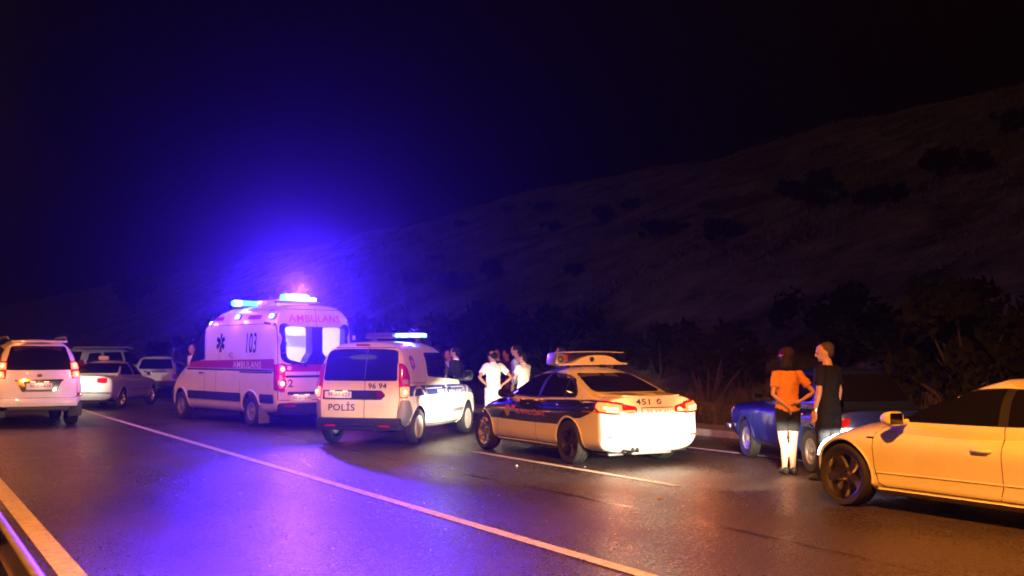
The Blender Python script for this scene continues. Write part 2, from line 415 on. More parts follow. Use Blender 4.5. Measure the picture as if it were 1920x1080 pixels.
def wheel_mesh(r, w, rr, style):
    h = w / 2; mb = MB(); n = 84; hr = r - rr
    prof = [(rr, -h * .80), (rr + hr * .35, -h * .98), (rr + hr * .75, -h), (r - .012, -h * .86), (r, -h * .72), (r, -h * .34), (r - .008, -h * .30), (r - .008, -h * .22), (r, -h * .18), (r, h * .18), (r - .008, h * .22), (r - .008, h * .30), (r, h * .34),
            (r, h * .72), (r - .012, h * .86), (rr + hr * .75, h), (rr + hr * .35, h * .98), (rr + .004, h * .80), (rr - .012, h * .72)]
    V = []; F = []; m = len(prof)
    for i in range(n):
        a = 2 * math.pi * i / n
        for j, (q, y) in enumerate(prof):
            if j in (3, 4, 13, 14) and i % 2: q -= .006
            V.append((q * math.cos(a), y, q * math.sin(a)))
    for i in range(n):
        for k in range(m - 1): F.append((i * m + k, i * m + k + 1, ((i + 1) % n) * m + k + 1, ((i + 1) % n) * m + k))
    mb.add(V, F); tyre = pymesh('tyre', mb.V, mb.F); tyre.polygons.foreach_set('use_smooth', [True] * len(tyre.polygons)); tyre.set_sharp_from_angle(angle=R(30)); tyre.materials.append(RUBBER)
    mb = MB(); o = h * .78
    mb.lathe([(rr - .005, o - .012), (rr + .008, o), (rr - .004, o + .004), (rr - .022, o - .006), (rr - .035, o - .05), (rr - .05, -h * .8)], n=48, cap=False)
    def spokes(k, w0, w1, th, split=0., dish=.03):
        for i in range(k):
            a0 = 2 * math.pi * i / k
            for sp in ((-split, split) if split else (0,)):
                V = []
                for (q, ww, yy) in ((.05, w0, o - dish - .01), (rr * .55, (w0 + w1) / 2, o - dish), (rr - .02, w1, o - .012)):
                    a = a0 + sp * (q / rr) ** .7
                    c, s_ = math.cos(a), math.sin(a)
                    for (t, d) in ((-ww / 2, -th), (-ww / 2 * .7, 0), (ww / 2 * .7, 0), (ww / 2, -th)):
                        V.append((q * c - t * s_, yy + d, q * s_ + t * c))
                F = [(g * 4 + j, g * 4 + j + 1, g * 4 + 5 + j, g * 4 + 4 + j) for g in range(2) for j in range(3)]
                mb.add(V, F)
        mb.lathe([(.0, o - dish + .006), (.035, o - dish + .006), (.045, o - dish - .002), (.075, o - dish - .012), (.085, o - dish - .04)], n=24, cap=False)
        for i in range(5):
            a = 2 * math.pi * (i + .5) / 5; mb.lathe([(.008, o - dish - .02), (.008, o - dish + .002), (0, o - dish + .002)], (.055 * math.cos(a), 0, .055 * math.sin(a)), n=8, cap=False)
    nf0 = None
    if style == 'five': spokes(5, .085, .12, .03, 0., .045)
    elif style == 'star': spokes(5, .045, .035, .03, .20, .03)
    elif style == 'seven': spokes(7, .05, .055, .03, 0., .03)
    elif style == 'steel':
        prof = [(0, o + .012), (.03, o + .012), (.045, o), (.07, o - .03), (rr * .55, o - .02), (rr * .72, o - .015), (rr * .8, o - .05), (rr - .03, o - .06)]
        mb.lathe(prof, n=40, cap=False)
        for i in range(5):
            a = 2 * math.pi * i / 5; mb.lathe([(.011, o - .03), (.011, o + .004), (0, o + .006)], (.055 * math.cos(a), 0, .055 * math.sin(a)), n=6, cap=False)
    elif style == 'cap':
        mb.lathe([(0, o + .006), (.04, o + .006), (.06, o - .006), (rr * .6, o + .004), (rr * .9, o - .002), (rr - .005, o - .012)], n=40, cap=False)
    nr = len(mb.F)
    mb.lathe([(0, -h * .1), (rr - .04, -h * .1)], n=32, cap=False)
    if style in ('steel', 'cap'):
        k = 12 if style == 'steel' else 8; q = rr * (.79 if style == 'steel' else .68)
        for i in range(k):
            a = 2 * math.pi * i / k; mb.lathe([(.022, o - .07), (.022, o - (.026 if style == 'steel' else -.006)), (0, o - (.026 if style == 'steel' else -.006))], (q * math.cos(a), 0, q * math.sin(a)), n=8, cap=False)
    rim = pymesh('rim', mb.V, mb.F)
    bm = bmesh.new(); bm.from_mesh(rim); bmesh.ops.recalc_face_normals(bm, faces=bm.faces); bm.to_mesh(rim); bm.free()
    rim.polygons.foreach_set('use_smooth', [True] * len(rim.polygons)); rim.set_sharp_from_angle(angle=R(32))
    rim.materials.append(ALLOY); rim.materials.append(DARKW)
    for p in rim.polygons[nr:]: p.material_index = 1
    return tyre, rim
def lamp(name, kind, loc, energy, color, parent=None, radius=.05, rot=None, size=None, blend=.3):
    d = bpy.data.lights.new(name, kind); d.energy = energy; d.color = color
    if kind in ('POINT', 'SPOT'): d.shadow_soft_size = radius
    if kind == 'SPOT': d.spot_size = size; d.spot_blend = blend
    if kind == 'AREA': d.shape = 'RECTANGLE'; d.size, d.size_y = size
    o = bpy.data.objects.new(name, d); COL.objects.link(o); o.location = loc
    if rot: o.rotation_euler = rot
    if parent is not None: o.parent = parent
    return o
def low_beam(loc, energy, parent, down=1.0, spread=86, yaw=0., color=HEAD, cut=(.03, .12)):
    """spot lamp with the flat upper cut-off of a dipped headlamp"""
    o = lamp('headlamp_beam', 'SPOT', loc, energy, color, parent, .035, (R(90 - down), 0, R(-90 + yaw)), R(spread), .55)
    d = o.data; d.use_nodes = True; nt = d.node_tree; em = nt.nodes.get('Emission') or nt.nodes.new('ShaderNodeEmission')
    tc = nt.nodes.new('ShaderNodeTexCoord'); sp = nt.nodes.new('ShaderNodeSeparateXYZ'); nt.links.new(tc.outputs['Normal'], sp.inputs[0])
    az = nt.nodes.new('ShaderNodeMath'); az.operation = 'ABSOLUTE'; nt.links.new(sp.outputs[2], az.inputs[0])
    dv = nt.nodes.new('ShaderNodeMath'); dv.operation = 'DIVIDE'; nt.links.new(sp.outputs[1], dv.inputs[0]); nt.links.new(az.outputs[0], dv.inputs[1])
    mr = nt.nodes.new('ShaderNodeMapRange'); mr.interpolation_type = 'SMOOTHSTEP'
    for i, v in ((1, cut[0]), (2, cut[1]), (3, 1.), (4, .012)): mr.inputs[i].default_value = v
    nt.links.new(dv.outputs[0], mr.inputs[0])
    m2 = nt.nodes.new('ShaderNodeMapRange'); m2.interpolation_type = 'SMOOTHSTEP'
    for i, v in ((1, -.42), (2, .02), (3, .05), (4, 1.)): m2.inputs[i].default_value = v
    mu = nt.nodes.new('ShaderNodeMath'); mu.operation = 'MULTIPLY'; nt.links.new(dv.outputs[0], m2.inputs[0]); nt.links.new(mr.outputs[0], mu.inputs[0]); nt.links.new(m2.outputs[0], mu.inputs[1]); nt.links.new(mu.outputs[0], em.inputs['Strength'])
    return o
def plate(car, c, w, h, axis, txt, m=PLATE, off=.012, parent=None):
    p = car.patch('number_plate', rounded([(c[0] - w / 2, c[1] - h / 2), (c[0] + w / 2, c[1] - h / 2), (c[0] + w / 2, c[1] + h / 2), (c[0] - w / 2, c[1] + h / 2)], .012, 2), axis, m, off, .012, .1, parent=parent)
    if txt: car.text(txt, (c[0] - .02, c[1]), w * .80, h * .60, axis, LETTER, off + .003, .0, p)
    return p
def mirror_pod(car, c, d, m, glass_back=True, arm=None):
    mb = MB(); P_ = []
    for t in (0, .12, .35, .65, .88, 1.):
        w_ = (1 - (2 * t - 1) ** 4 * .45); P_.append(((c[0] - d[0] / 2 + d[0] * t, c[1], c[2]), (d[2] / 2 * (1 - .75 * t ** 3) * (1 if t > .05 else .93), d[1] / 2 * (1 - .6 * t ** 3) * (1 if t > .05 else .93))))
    V_ = []; F_ = []; n_ = 20
    for (p_, (rz_, ry_)) in P_:
        for j in range(n_):
            a_ = 2 * math.pi * j / n_; ca, sa = math.cos(a_), math.sin(a_); s_ = (abs(ca) ** 3.2 + abs(sa) ** 3.2) ** (-1 / 3.2)
            V_.append((p_[0], p_[1] + ry_ * ca * s_, p_[2] + rz_ * sa * s_))
    for i in range(len(P_) - 1):
        for j in range(n_): F_.append((i * n_ + j, i * n_ + (j + 1) % n_, (i + 1) * n_ + (j + 1) % n_, (i + 1) * n_ + j))
    F_ += [tuple(range(n_)), tuple((len(P_) - 1) * n_ + j for j in range(n_))]; mb.add(V_, F_); o = car.add('wing_mirror', mb, m, sharp=50)
    g = MB(); g.box((c[0] - d[0] / 2 - .003, c[1], c[2]), (.006, d[1] * .78, d[2] * .74), None, .002); g.build('mirror_glass', GLASS, o)
    if arm:
        a = MB(); a.tube([arm, (c[0], c[1], c[2] - d[2] * .35)], [.03, .035], 8); a.build('mirror_arm', m, o)
    return o
def handle(car, c, axis, m, w=.2, h=.03):
    y = 1 if axis == 'L' else -1
    p, n = car.hit(c, axis, .0); mb = MB()
    mb.tube([p + Vector((-w / 2, 0, 0)), p + Vector((-w / 2 + .03, y * .035, 0)), p + Vector((w / 2 - .04, y * .038, 0)), p + Vector((w / 2, y * .002, 0))], [(.012, .01), (.016, .010), (.017, .010), (.012, .01)], 8)
    return car.add('door_handle', mb, m, sharp=60)
# ------------------------------------------------------------------ setting
def vnoise(x, y, s=0):
    def h(i, j): 
        n = math.sin(i * 127.1 + j * 311.7 + s * 74.7) * 43758.5453; return n - math.floor(n)
    i, j = math.floor(x), math.floor(y); u, v = x - i, y - j; u = u * u * (3 - 2 * u); v = v * v * (3 - 2 * v)
    return (h(i, j) * (1 - u) + h(i + 1, j) * u) * (1 - v) + (h(i, j + 1) * (1 - u) + h(i + 1, j + 1) * u) * v
def fbm(x, y, s=0): return sum(vnoise(x * 2 ** k, y * 2 ** k, s + k) / 2 ** k for k in range(4)) - .94
def hill(x, y):
    d = x - 16.6
    if d <= 0: return 0.
    h = .40 * d if d < 40 else 16 + (d - 40) * .30 * math.exp(-(d - 40) / 14) + .02 * (d - 40)
    h = h * 1.09 * (1 - math.exp(-d / 5.)) + max(0, y - 140) * .02 * min(1, d / 40)
    return h + fbm(x / 14, y / 14) * 1.3 * min(1, d / 8) + fbm(x / 3.5, y / 3.5, 9) * .30 * min(1, d / 3)

def ground_mat():
    m = bpy.data.materials.new('dry_hillside_soil'); m.use_nodes = True; nt = m.node_tree; b = nt.nodes['Principled BSDF']; b.inputs['Roughness'].default_value = .95; b.inputs['Specular IOR Level'].default_value = .1
    tc = nt.nodes.new('ShaderNodeTexCoord'); n = nt.nodes.new('ShaderNodeTexNoise'); n.inputs['Scale'].default_value = .35; n.inputs['Detail'].default_value = 9; n.inputs['Roughness'].default_value = .7
    r = nt.nodes.new('ShaderNodeValToRGB'); e = r.color_ramp.elements
    e[0].position = .36; e[0].color = (.05, .042, .02, 1); e[1].position = .66; e[1].color = (.42, .31, .18, 1); k = e.new(.5); k.color = (.22, .165, .09, 1)
    nt.links.new(tc.outputs['Object'], n.inputs['Vector']); nt.links.new(n.outputs['Fac'], r.inputs[0]); nt.links.new(r.outputs[0], b.inputs['Base Color'])
    n2 = nt.nodes.new('ShaderNodeTexNoise'); n2.inputs['Scale'].default_value = 6; n2.inputs['Detail'].default_value = 6; bp = nt.nodes.new('ShaderNodeBump'); bp.inputs['Strength'].default_value = .8; bp.inputs['Distance'].default_value = .12
    nt.links.new(tc.outputs['Object'], n2.inputs['Vector']); nt.links.new(n2.outputs['Fac'], bp.inputs['Height']); nt.links.new(bp.outputs[0], b.inputs['Normal']); return m
def asphalt_mat():
    m = bpy.data.materials.new('asphalt'); m.use_nodes = True; nt = m.node_tree; b = nt.nodes['Principled BSDF']; L = nt.links.new
    tc = nt.nodes.new('ShaderNodeTexCoord')
    def noise(s, d=4, r=.6):
        n = nt.nodes.new('ShaderNodeTexNoise'); n.inputs['Scale'].default_value = s; n.inputs['Detail'].default_value = d; n.inputs['Roughness'].default_value = r; L(tc.outputs['Object'], n.inputs['Vector']); return n
    big = noise(.5, 5); fine = noise(170, 3); vor = nt.nodes.new('ShaderNodeTexVoronoi'); vor.inputs['Scale'].default_value = 62; L(tc.outputs['Object'], vor.inputs['Vector'])
    r1 = nt.nodes.new('ShaderNodeValToRGB'); e = r1.color_ramp.elements; e[0].position = .3; e[0].color = (.036, .031, .030, 1); e[1].position = .75; e[1].color = (.074, .062, .057, 1); L(big.outputs['Fac'], r1.inputs[0])
    r2 = nt.nodes.new('ShaderNodeValToRGB'); e = r2.color_ramp.elements; e[0].position = .15; e[0].color = (.35, .35, .35, 1); e[1].position = .9; e[1].color = (2.1, 2.0, 1.9, 1); L(vor.outputs['Color'], r2.inputs[0])
    mx_ = nt.nodes.new('ShaderNodeMix'); mx_.data_type = 'RGBA'; mx_.blend_type = 'MULTIPLY'; mx_.inputs[0].default_value = .8; L(r1.outputs[0], mx_.inputs[6]); L(r2.outputs[0], mx_.inputs[7]); L(mx_.outputs[2], b.inputs['Base Color'])
    mr = nt.nodes.new('ShaderNodeMapRange'); mr.inputs[1].default_value = .3; mr.inputs[2].default_value = .7; mr.inputs[3].default_value = .27; mr.inputs[4].default_value = .42; L(big.outputs['Fac'], mr.inputs[0])
    sp_ = nt.nodes.new('ShaderNodeSeparateColor'); L(vor.outputs['Color'], sp_.inputs[0]); m3 = nt.nodes.new('ShaderNodeMapRange'); m3.inputs[1].default_value = .0; m3.inputs[2].default_value = 1.; m3.inputs[3].default_value = -.14; m3.inputs[4].default_value = .12; L(sp_.outputs[1], m3.inputs[0])
    xyz = nt.nodes.new('ShaderNodeSeparateXYZ'); L(tc.outputs['Object'], xyz.inputs[0]); sn = nt.nodes.new('ShaderNodeMath'); sn.operation = 'SINE'; mk = nt.nodes.new('ShaderNodeMath'); mk.operation = 'MULTIPLY'; mk.inputs[1].default_value = 3.49; L(xyz.outputs[0], mk.inputs[0]); L(mk.outputs[0], sn.inputs[0])
    ms = nt.nodes.new('ShaderNodeMath'); ms.operation = 'MULTIPLY_ADD'; ms.inputs[1].default_value = .045; L(sn.outputs[0], ms.inputs[0]); L(m3.outputs[0], ms.inputs[2]); m3 = ms
    a3 = nt.nodes.new('ShaderNodeMath'); a3.operation = 'ADD'; L(mr.outputs[0], a3.inputs[0]); L(m3.outputs[0], a3.inputs[1]); L(a3.outputs[0], b.inputs['Roughness'])
    b.inputs['Specular IOR Level'].default_value = .5
    ad = nt.nodes.new('ShaderNodeMath'); ad.operation = 'ADD'; L(vor.outputs['Distance'], ad.inputs[0]); L(fine.outputs['Fac'], ad.inputs[1])
    bp = nt.nodes.new('ShaderNodeBump'); bp.inputs['Strength'].default_value = .8; bp.inputs['Distance'].default_value = .007; L(ad.outputs[0], bp.inputs['Height']); L(bp.outputs[0], b.inputs['Normal']); return m
SOIL = ground_mat(); ASPH = asphalt_mat()
LINE = mat('worn_road_paint', (.66, .64, .58), .55, var=.25, vscale=9, bump=.4, bscale=60)
def wear(m):
    nt = m.node_tree; b = nt.nodes['Principled BSDF']; src = b.inputs['Base Color'].links[0].from_socket
    tc = nt.nodes.new('ShaderNodeTexCoord'); n = nt.nodes.new('ShaderNodeTexNoise'); n.inputs['Scale'].default_value = 14; n.inputs['Detail'].default_value = 8; n.inputs['Roughness'].default_value = .75
    r = nt.nodes.new('ShaderNodeValToRGB'); r.color_ramp.elements[0].position = .36; r.color_ramp.elements[1].position = .44
    x = nt.nodes.new('ShaderNodeMix'); x.data_type = 'RGBA'; x.inputs[6].default_value = (.07, .066, .06, 1)
    nt.links.new(tc.outputs['Object'], n.inputs['Vector']); nt.links.new(n.outputs['Fac'], r.inputs[0]); nt.links.new(r.outputs[0], x.inputs[0]); nt.links.new(src, x.inputs[7]); nt.links.new(x.outputs[2], b.inputs['Base Color'])
wear(LINE)
CONC = mat('kerb_concrete', (.30, .28, .26), .85, var=.2, vscale=6, bump=.3, bscale=40)
GRAVEL = mat('median_gravel', (.24, .20, .16), .95, var=.35, vscale=12, bump=.6, bscale=30)

def axis_pts(lo, hi, dense_lo, dense_hi, d0, d1):
    p = [dense_lo]; 
    while p[-1] < dense_hi: p.append(p[-1] + d0)
    st = d0
    while p[-1] < hi: st = min(st * 1.12, d1); p.append(p[-1] + st)
    st = d0; q = [dense_lo]
    while q[-1] > lo: st = min(st * 1.2, d1 * 3); q.append(q[-1] - st)
    return sorted(set(q[1:] + p))
gx = axis_pts(-400, 260, 14.6, 66, 1.1, 14); gy = axis_pts(-260, 900, 0, 120, 1.6, 16)
V = []; F = []
for y in gy:
    for x in gx: V.append((x, y, hill(x, y) - .05 + (.05 if x > 16 else 0)))
n = len(gx)
for j in range(len(gy) - 1):
    for i in range(n - 1): F.append((j * n + i, j * n + i + 1, (j + 1) * n + i + 1, (j + 1) * n + i))
g = link('ground', pymesh('ground', V, F), SOIL, None, True, 80); tag(g, None, None, kind='structure')
def sheet(name, x0, x1, y0, y1, z, m, ny=1):
    V = []; F = []
    for k in range(ny + 1):
        y = y0 + (y1 - y0) * k / ny; V += [(x0, y, z), (x1, y, z)]
    for k in range(ny): F.append((2 * k, 2 * k + 1, 2 * k + 3, 2 * k + 2))
    o = link(name, pymesh(name, V, F), m, None, False); tag(o, None, None, kind='structure'); return o
sheet('road', .80, 14.25, -60, 700, 0., ASPH)
sheet('median_strip', -6., .80, -60, 700, .004, GRAVEL)
sheet('edge_line', 1.14, 1.33, -60, 400, .006, LINE)
sheet('lane_line', 4.86, 5.00, -60, 400, .006, LINE)
for y0, y1 in ((10.9, 16.4), (-5.1, .4), (26.9, 32.4), (42.9, 48.4), (58.9, 64.4)): sheet('dashed_lane_marking', 8.50, 8.63, y0, y1, .006, LINE)
sheet('shoulder_line', 12.15, 12.28, -60, 400, .006, LINE)
V = [(5.4, 38.5, .006), (10.8, 35.5, .006), (10.9, 35.75, .006), (5.5, 38.75, .006)]
tag(link('turn_marking', pymesh('turn_marking', V, [(0, 1, 2, 3)]), LINE, None, False), None, None, kind='structure')
TAR = mat('tar_seal', (.018, .017, .017), .28, var=.2, vscale=10)
def tar_seam(pts, w):
    V = []; F = []; P = [Vector(p) for p in spline(pts, 8)]
    for i, p in enumerate(P):
        d = (P[min(i + 1, len(P) - 1)] - P[max(0, i - 1)]).normalized(); q = Vector((-d.y, d.x)) * w * random.uniform(.3, .8); j = Vector((random.uniform(-.012, .012), random.uniform(-.012, .012)))
        V += [(p.x - q.x + j.x, p.y - q.y + j.y, .004), (p.x + q.x + j.x, p.y + q.y + j.y, .004)]
    for i in range(len(P) - 1): F.append((2 * i, 2 * i + 1, 2 * i + 3, 2 * i + 2))
    tag(link('tar_seam', pymesh('tar_seam', V, F), TAR, None, False), None, None, kind='structure')
tar_seam([(6.9 + .05 * math.sin(i * 1.7), -4 + 3. * i) for i in range(22)], .035)
tar_seam([(8.9, 8.4), (8.6, 9.0), (8.75, 9.9), (8.4, 10.6)], .016)
# kerb of separate stones, footpath behind
kb = empty('kerb', (14.36, 20, 0)); tag(kb, None, None, kind='structure')
mb = MB(); mb.box((0, 0, .05), (.20, .985, .16), None, .018); ks = pymesh('kerb_stone', mb.V, mb.F); ks.materials.append(CONC)
for k in range(48):
    o = bpy.data.objects.new('kerb_stone', ks); COL.objects.link(o); o.parent = kb; o.location = (random.uniform(-.006, .006), -12 + k, random.uniform(-.006, .004)); o.rotation_euler = (0, random.uniform(-.01, .01), random.uniform(-.006, .006))
sheet('footpath', 14.47, 15.6, -30, 200, .105, mat('footpath_concrete', (.26, .22, .19), .9, var=.25, vscale=3, bump=.3, bscale=30))

# grass: countless blades
def blades(name, n, pos, hgt, wid, m, label):
    V = []; F = []
    for i in range(n):
        x, y = pos(); z = hill(x, y) - .02; h = random.uniform(*hgt); w = random.uniform(*wid); a = random.uniform(0, 6.28); ln = random.uniform(.1, .6) * h; b = random.uniform(0, 6.28)
        k = len(V); c, s = math.cos(a) * w, math.sin(a) * w; dx, dy = math.cos(b) * ln, math.sin(b) * ln
        V += [(x - c, y - s, z), (x + c, y + s, z), (x + c * .6 + dx * .35, y + s * .6 + dy * .35, z + h * .6), (x - c * .6 + dx * .35, y - s * .6 + dy * .35, z + h * .6), (x + dx, y + dy, z + h)]
        F += [(k, k + 1, k + 2, k + 3), (k + 3, k + 2, k + 4)]
    o = link(name, pymesh(name, V, F), m, None, False); tag(o, label, 'grass', kind='stuff'); return o
DRY = mat('dry_grass', (.10, .075, .03), .9, var=.4, vscale=2.5, spec=.1); GREEN = mat('dull_green_grass', (.05, .055, .018), .9, var=.4, vscale=2., spec=.1)
tuft = [(random.uniform(15.6, 19.5), random.uniform(8, 48)) for _ in range(700)]
def near_tuft():
    t = random.choice(tuft); return max(15.5, t[0] + random.gauss(0, .12)), t[1] + random.gauss(0, .12)
blades('verge_grass', 16000, near_tuft, (.10, .55), (.006, .014), GREEN, 'low rough grass along the edge of the footpath')
blades('verge_weeds', 5000, near_tuft, (.3, .9), (.006, .012), DRY, 'taller dry weeds at the foot of the hill')
def slope_pt():
    while 1:
        y = random.uniform(8, 135); x = random.uniform(25, 66)
        if vnoise(x / 5, y / 5, 3) > random.uniform(.2, .75): return x, y
blades('hillside_grass', 34000, slope_pt, (.08, .32), (.03, .08), mat('pale_dry_grass', (.24, .18, .10), .9, var=.3, vscale=.8, spec=.1), 'dry pale grass covering the dark hillside')
# shrubs
LEAF = mat('dark_shrub_leaves', (.014, .019, .007), .85, var=.4, vscale=3, spec=.2); TWIG = mat('shrub_twigs', (.06, .045, .03), .9)
def shrub_mesh(seed, n=1500, leaf=.10):
    rnd = random.Random(seed); V = []; F = []
    cl = [(rnd.gauss(0, .42), rnd.gauss(0, .42), rnd.uniform(.35, 1.35), rnd.uniform(.22, .45)) for _ in range(15)]
    for i in range(n):
        cx, cy, cz, cr = rnd.choice(cl); v = Vector((rnd.gauss(0, 1), rnd.gauss(0, 1), rnd.gauss(0, 1))).normalized() * cr * rnd.random() ** .4
        p = Vector((cx, cy, max(.08, cz))) + v; p.z = max(.05, p.z); a = Vector((rnd.gauss(0, 1), rnd.gauss(0, 1), rnd.gauss(0, 1))).normalized(); b = a.orthogonal().normalized(); s = leaf * rnd.uniform(.6, 1.4); k = len(V)
        V += [p - a * s, p + b * s * .5, p + a * s, p - b * s * .5]; F.append((k, k + 1, k + 2, k + 3))
    f = pymesh('foliage', V, F); f.materials.append(LEAF)
    mb = MB()
    for cx, cy, cz, cr in cl: mb.tube([(cx * .1, cy * .1, -.15), (cx * .55, cy * .55, cz * .55), (cx, cy, cz)], [.035, .022, .008], 5)
    t = pymesh('stems', mb.V, mb.F); t.materials.append(TWIG); return f, t
SH = [shrub_mesh(s) for s in (1, 2, 3, 4)]
def shrub(x, y, sx, sz, label, grp, i):
    r = empty('shrub', (x, y, hill(x, y) - .05), random.uniform(0, 6.28)); r.scale = (sx, sx, sz); tag(r, label, 'shrub', grp)
    f, t = SH[i % 4]
    for nm, me in (('foliage', f), ('stems', t)):
        o = bpy.data.objects.new(nm, me); COL.objects.link(o); o.parent = r
for i, (x, y) in enumerate([(50.2, 88.8), (48.7, 79.9), (40.8, 65.6), (40.1, 58.5), (42.9, 59.1), (36.1, 74.7), (30.9, 61.7), (32.8, 60.5), (31.5, 68.8), (48.9, 95.9), (37.9, 39.6), (36.9, 36.2), (34, 33.9), (33.6, 30.1), (35.1, 30.3), (36.8, 29.4), (36.9, 28.1), (31.2, 36.2), (45.6, 239), (35.6, 191.4), (41.8, 29.8), (33.6, 43.9), (30, 46.1)]):
    k = 1.5 if y > 150 else random.uniform(.55, 1.1)
    if y > 150: k = 4.2
    shrub(x, y, k, k * random.uniform(.7, 1.), 'dark rounded shrub growing on the dry hillside', 'shrubs on the hillside', i)
for i in range(26):
    y = 14 + i * 3.1 + random.uniform(-1, 1); x = 19.2 + random.uniform(-1., 2.6)
    k = random.uniform(1.0, 1.7); shrub(x, y, k, k * random.uniform(.9, 1.25), 'dense dark bush at the foot of the hill behind the footpath', 'bushes along the foot of the hill', i)

# guard rail on the central strip
gr = empty('guard_rail', (.565, 6, 0)); tag(gr, 'steel guard rail along the central strip beside the road edge line', 'guard rail')
GALV = mat('galvanised_steel', (.42, .41, .40), .42, .8, var=.15, vscale=8, rvar=.1)
prof = [(0, .40), (.055, .425), (.055, .475), (0, .52), (0, .58), (.055, .62), (.055, .67), (.02, .70), (-.012, .705)]
V = []; F = []; ys = [-14 + .5 * i for i in range(90)]
for y in ys:
    for (x, z) in prof: V.append((x, y, z))
m_ = len(prof)
for j in range(len(ys) - 1):
    for i in range(m_ - 1): F.append((j * m_ + i, j * m_ + i + 1, (j + 1) * m_ + i + 1, (j + 1) * m_ + i))
rb = link('rail_beam', pymesh('rail_beam', V, F), GALV, gr, True, 60); sm = rb.modifiers.new('t', 'SOLIDIFY'); sm.thickness = .006
for k in range(-6, 12):
    y = .85 + k * 2.
    mb = MB(); mb.box((-.09, y, .33), (.06, .12, .68), None, .006); mb.build('post', GALV, gr)
    mb = MB(); mb.box((-.045, y, .55), (.11, .20, .22), None, .006); mb.build('spacer', mat('dark_spacer', (.03, .028, .026), .7), gr)
    mb = MB(); mb.box((-.20, y, .585), (.24, .09, .035), None, .008); mb.build('bracket', GALV, gr)
cb = MB(); cb.tube(spline([(-.16, -10 + .8 * i, .30 + .10 * math.cos(i * 1.3)) for i in range(40)], 4), .012, 6); cb.build('cable', BLACKP, gr)

# street lamps on the central strip (the amber light of the place)
LAMPHEAD = mat('lit_sodium_lamp', (.9, .8, .6), .4, emit=(1., .50, .12), es=40.)
POLE = mat('lamp_post_steel', (.30, .30, .30), .45, .7, var=.1, vscale=6)
lp = {}
def street_lamp(y, P, cone):
    r = empty('street_lamp', (-1.05, y, 0)); tag(r, 'tall grey street lamp with amber sodium head on the central strip', 'street lamp', 'street lamps along the central strip')
    if not lp:
        a = MB(); a.tube([(0, 0, 0), (0, 0, 1.), (0, 0, 8.6), (.25, 0, 9.1), (1.6, 0, 9.35)], [.11, .09, .06, .05, .04], 12); a.tube([(0, 0, 0), (0, 0, .25)], .17, 12); lp['post'] = a
        a = MB(); a.box((1.95, 0, 9.36), (.75, .30, .14), Matrix.Rotation(R(-6), 3, 'Y'), .05); lp['lamp_head'] = a
        a = MB(); a.box((1.98, 0, 9.26), (.46, .22, .10), Matrix.Rotation(R(-6), 3, 'Y'), .04); lp['lamp_glass'] = a
        for k, m_ in (('post', POLE), ('lamp_head', POLE), ('lamp_glass', LAMPHEAD)): lp[k] = lp[k].build(k, m_, r)
    else:
        for k in ('post', 'lamp_head', 'lamp_glass'):
            o = lp[k].copy(); COL.objects.link(o); o.parent = r
    lamp('sodium_light', 'SPOT', (1.98, 0, 9.19), P, AMBER, r, .12, (0, R(12), 0), R(cone), .15)
for y, P in ((-27, 3500), (1., 29500), (29., 2800), (57., 7000), (85., 7000), (113., 7000)): street_lamp(y, P, 172 if y < 20 else 128)
# ------------------------------------------------------------------ vehicles
def arc(cx, cz, r, a0, a1, k=10): return [(cx + r * math.cos(R(a0 + (a1 - a0) * i / k)), cz + r * math.sin(R(a0 + (a1 - a0) * i / k))) for i in range(k + 1)]
def mx(poly): return [(-p[0], p[1]) for p in poly]
def lips(c, arches, m, w=.035, hump=.006, a0=-8, a1=188):
    for ax, az, ar, hy in arches:
        for sd in 'LR': c.ribbon('arch_lip', arc(ax, az, ar + w * .35, a0, a1, 22), w, sd, m, .004, hump=hump)
def under(c, x0, x1, hy, z=.30):
    mb = MB(); mb.box(((x0 + x1) / 2, 0, z), (x1 - x0, hy * 2, .16)); c.add('underbody', mb, DARKW, smooth=False)
    mb = MB(); mb.tube([(x0 + .5, 0, z - .02), (x0 + .5, hy * .9, z - .02)], .035, 8); mb.tube([(x0 + .5, 0, z - .02), (x0 + .5, -hy * .9, z - .02)], .035, 8); c.add('axle', mb, BLACKP)

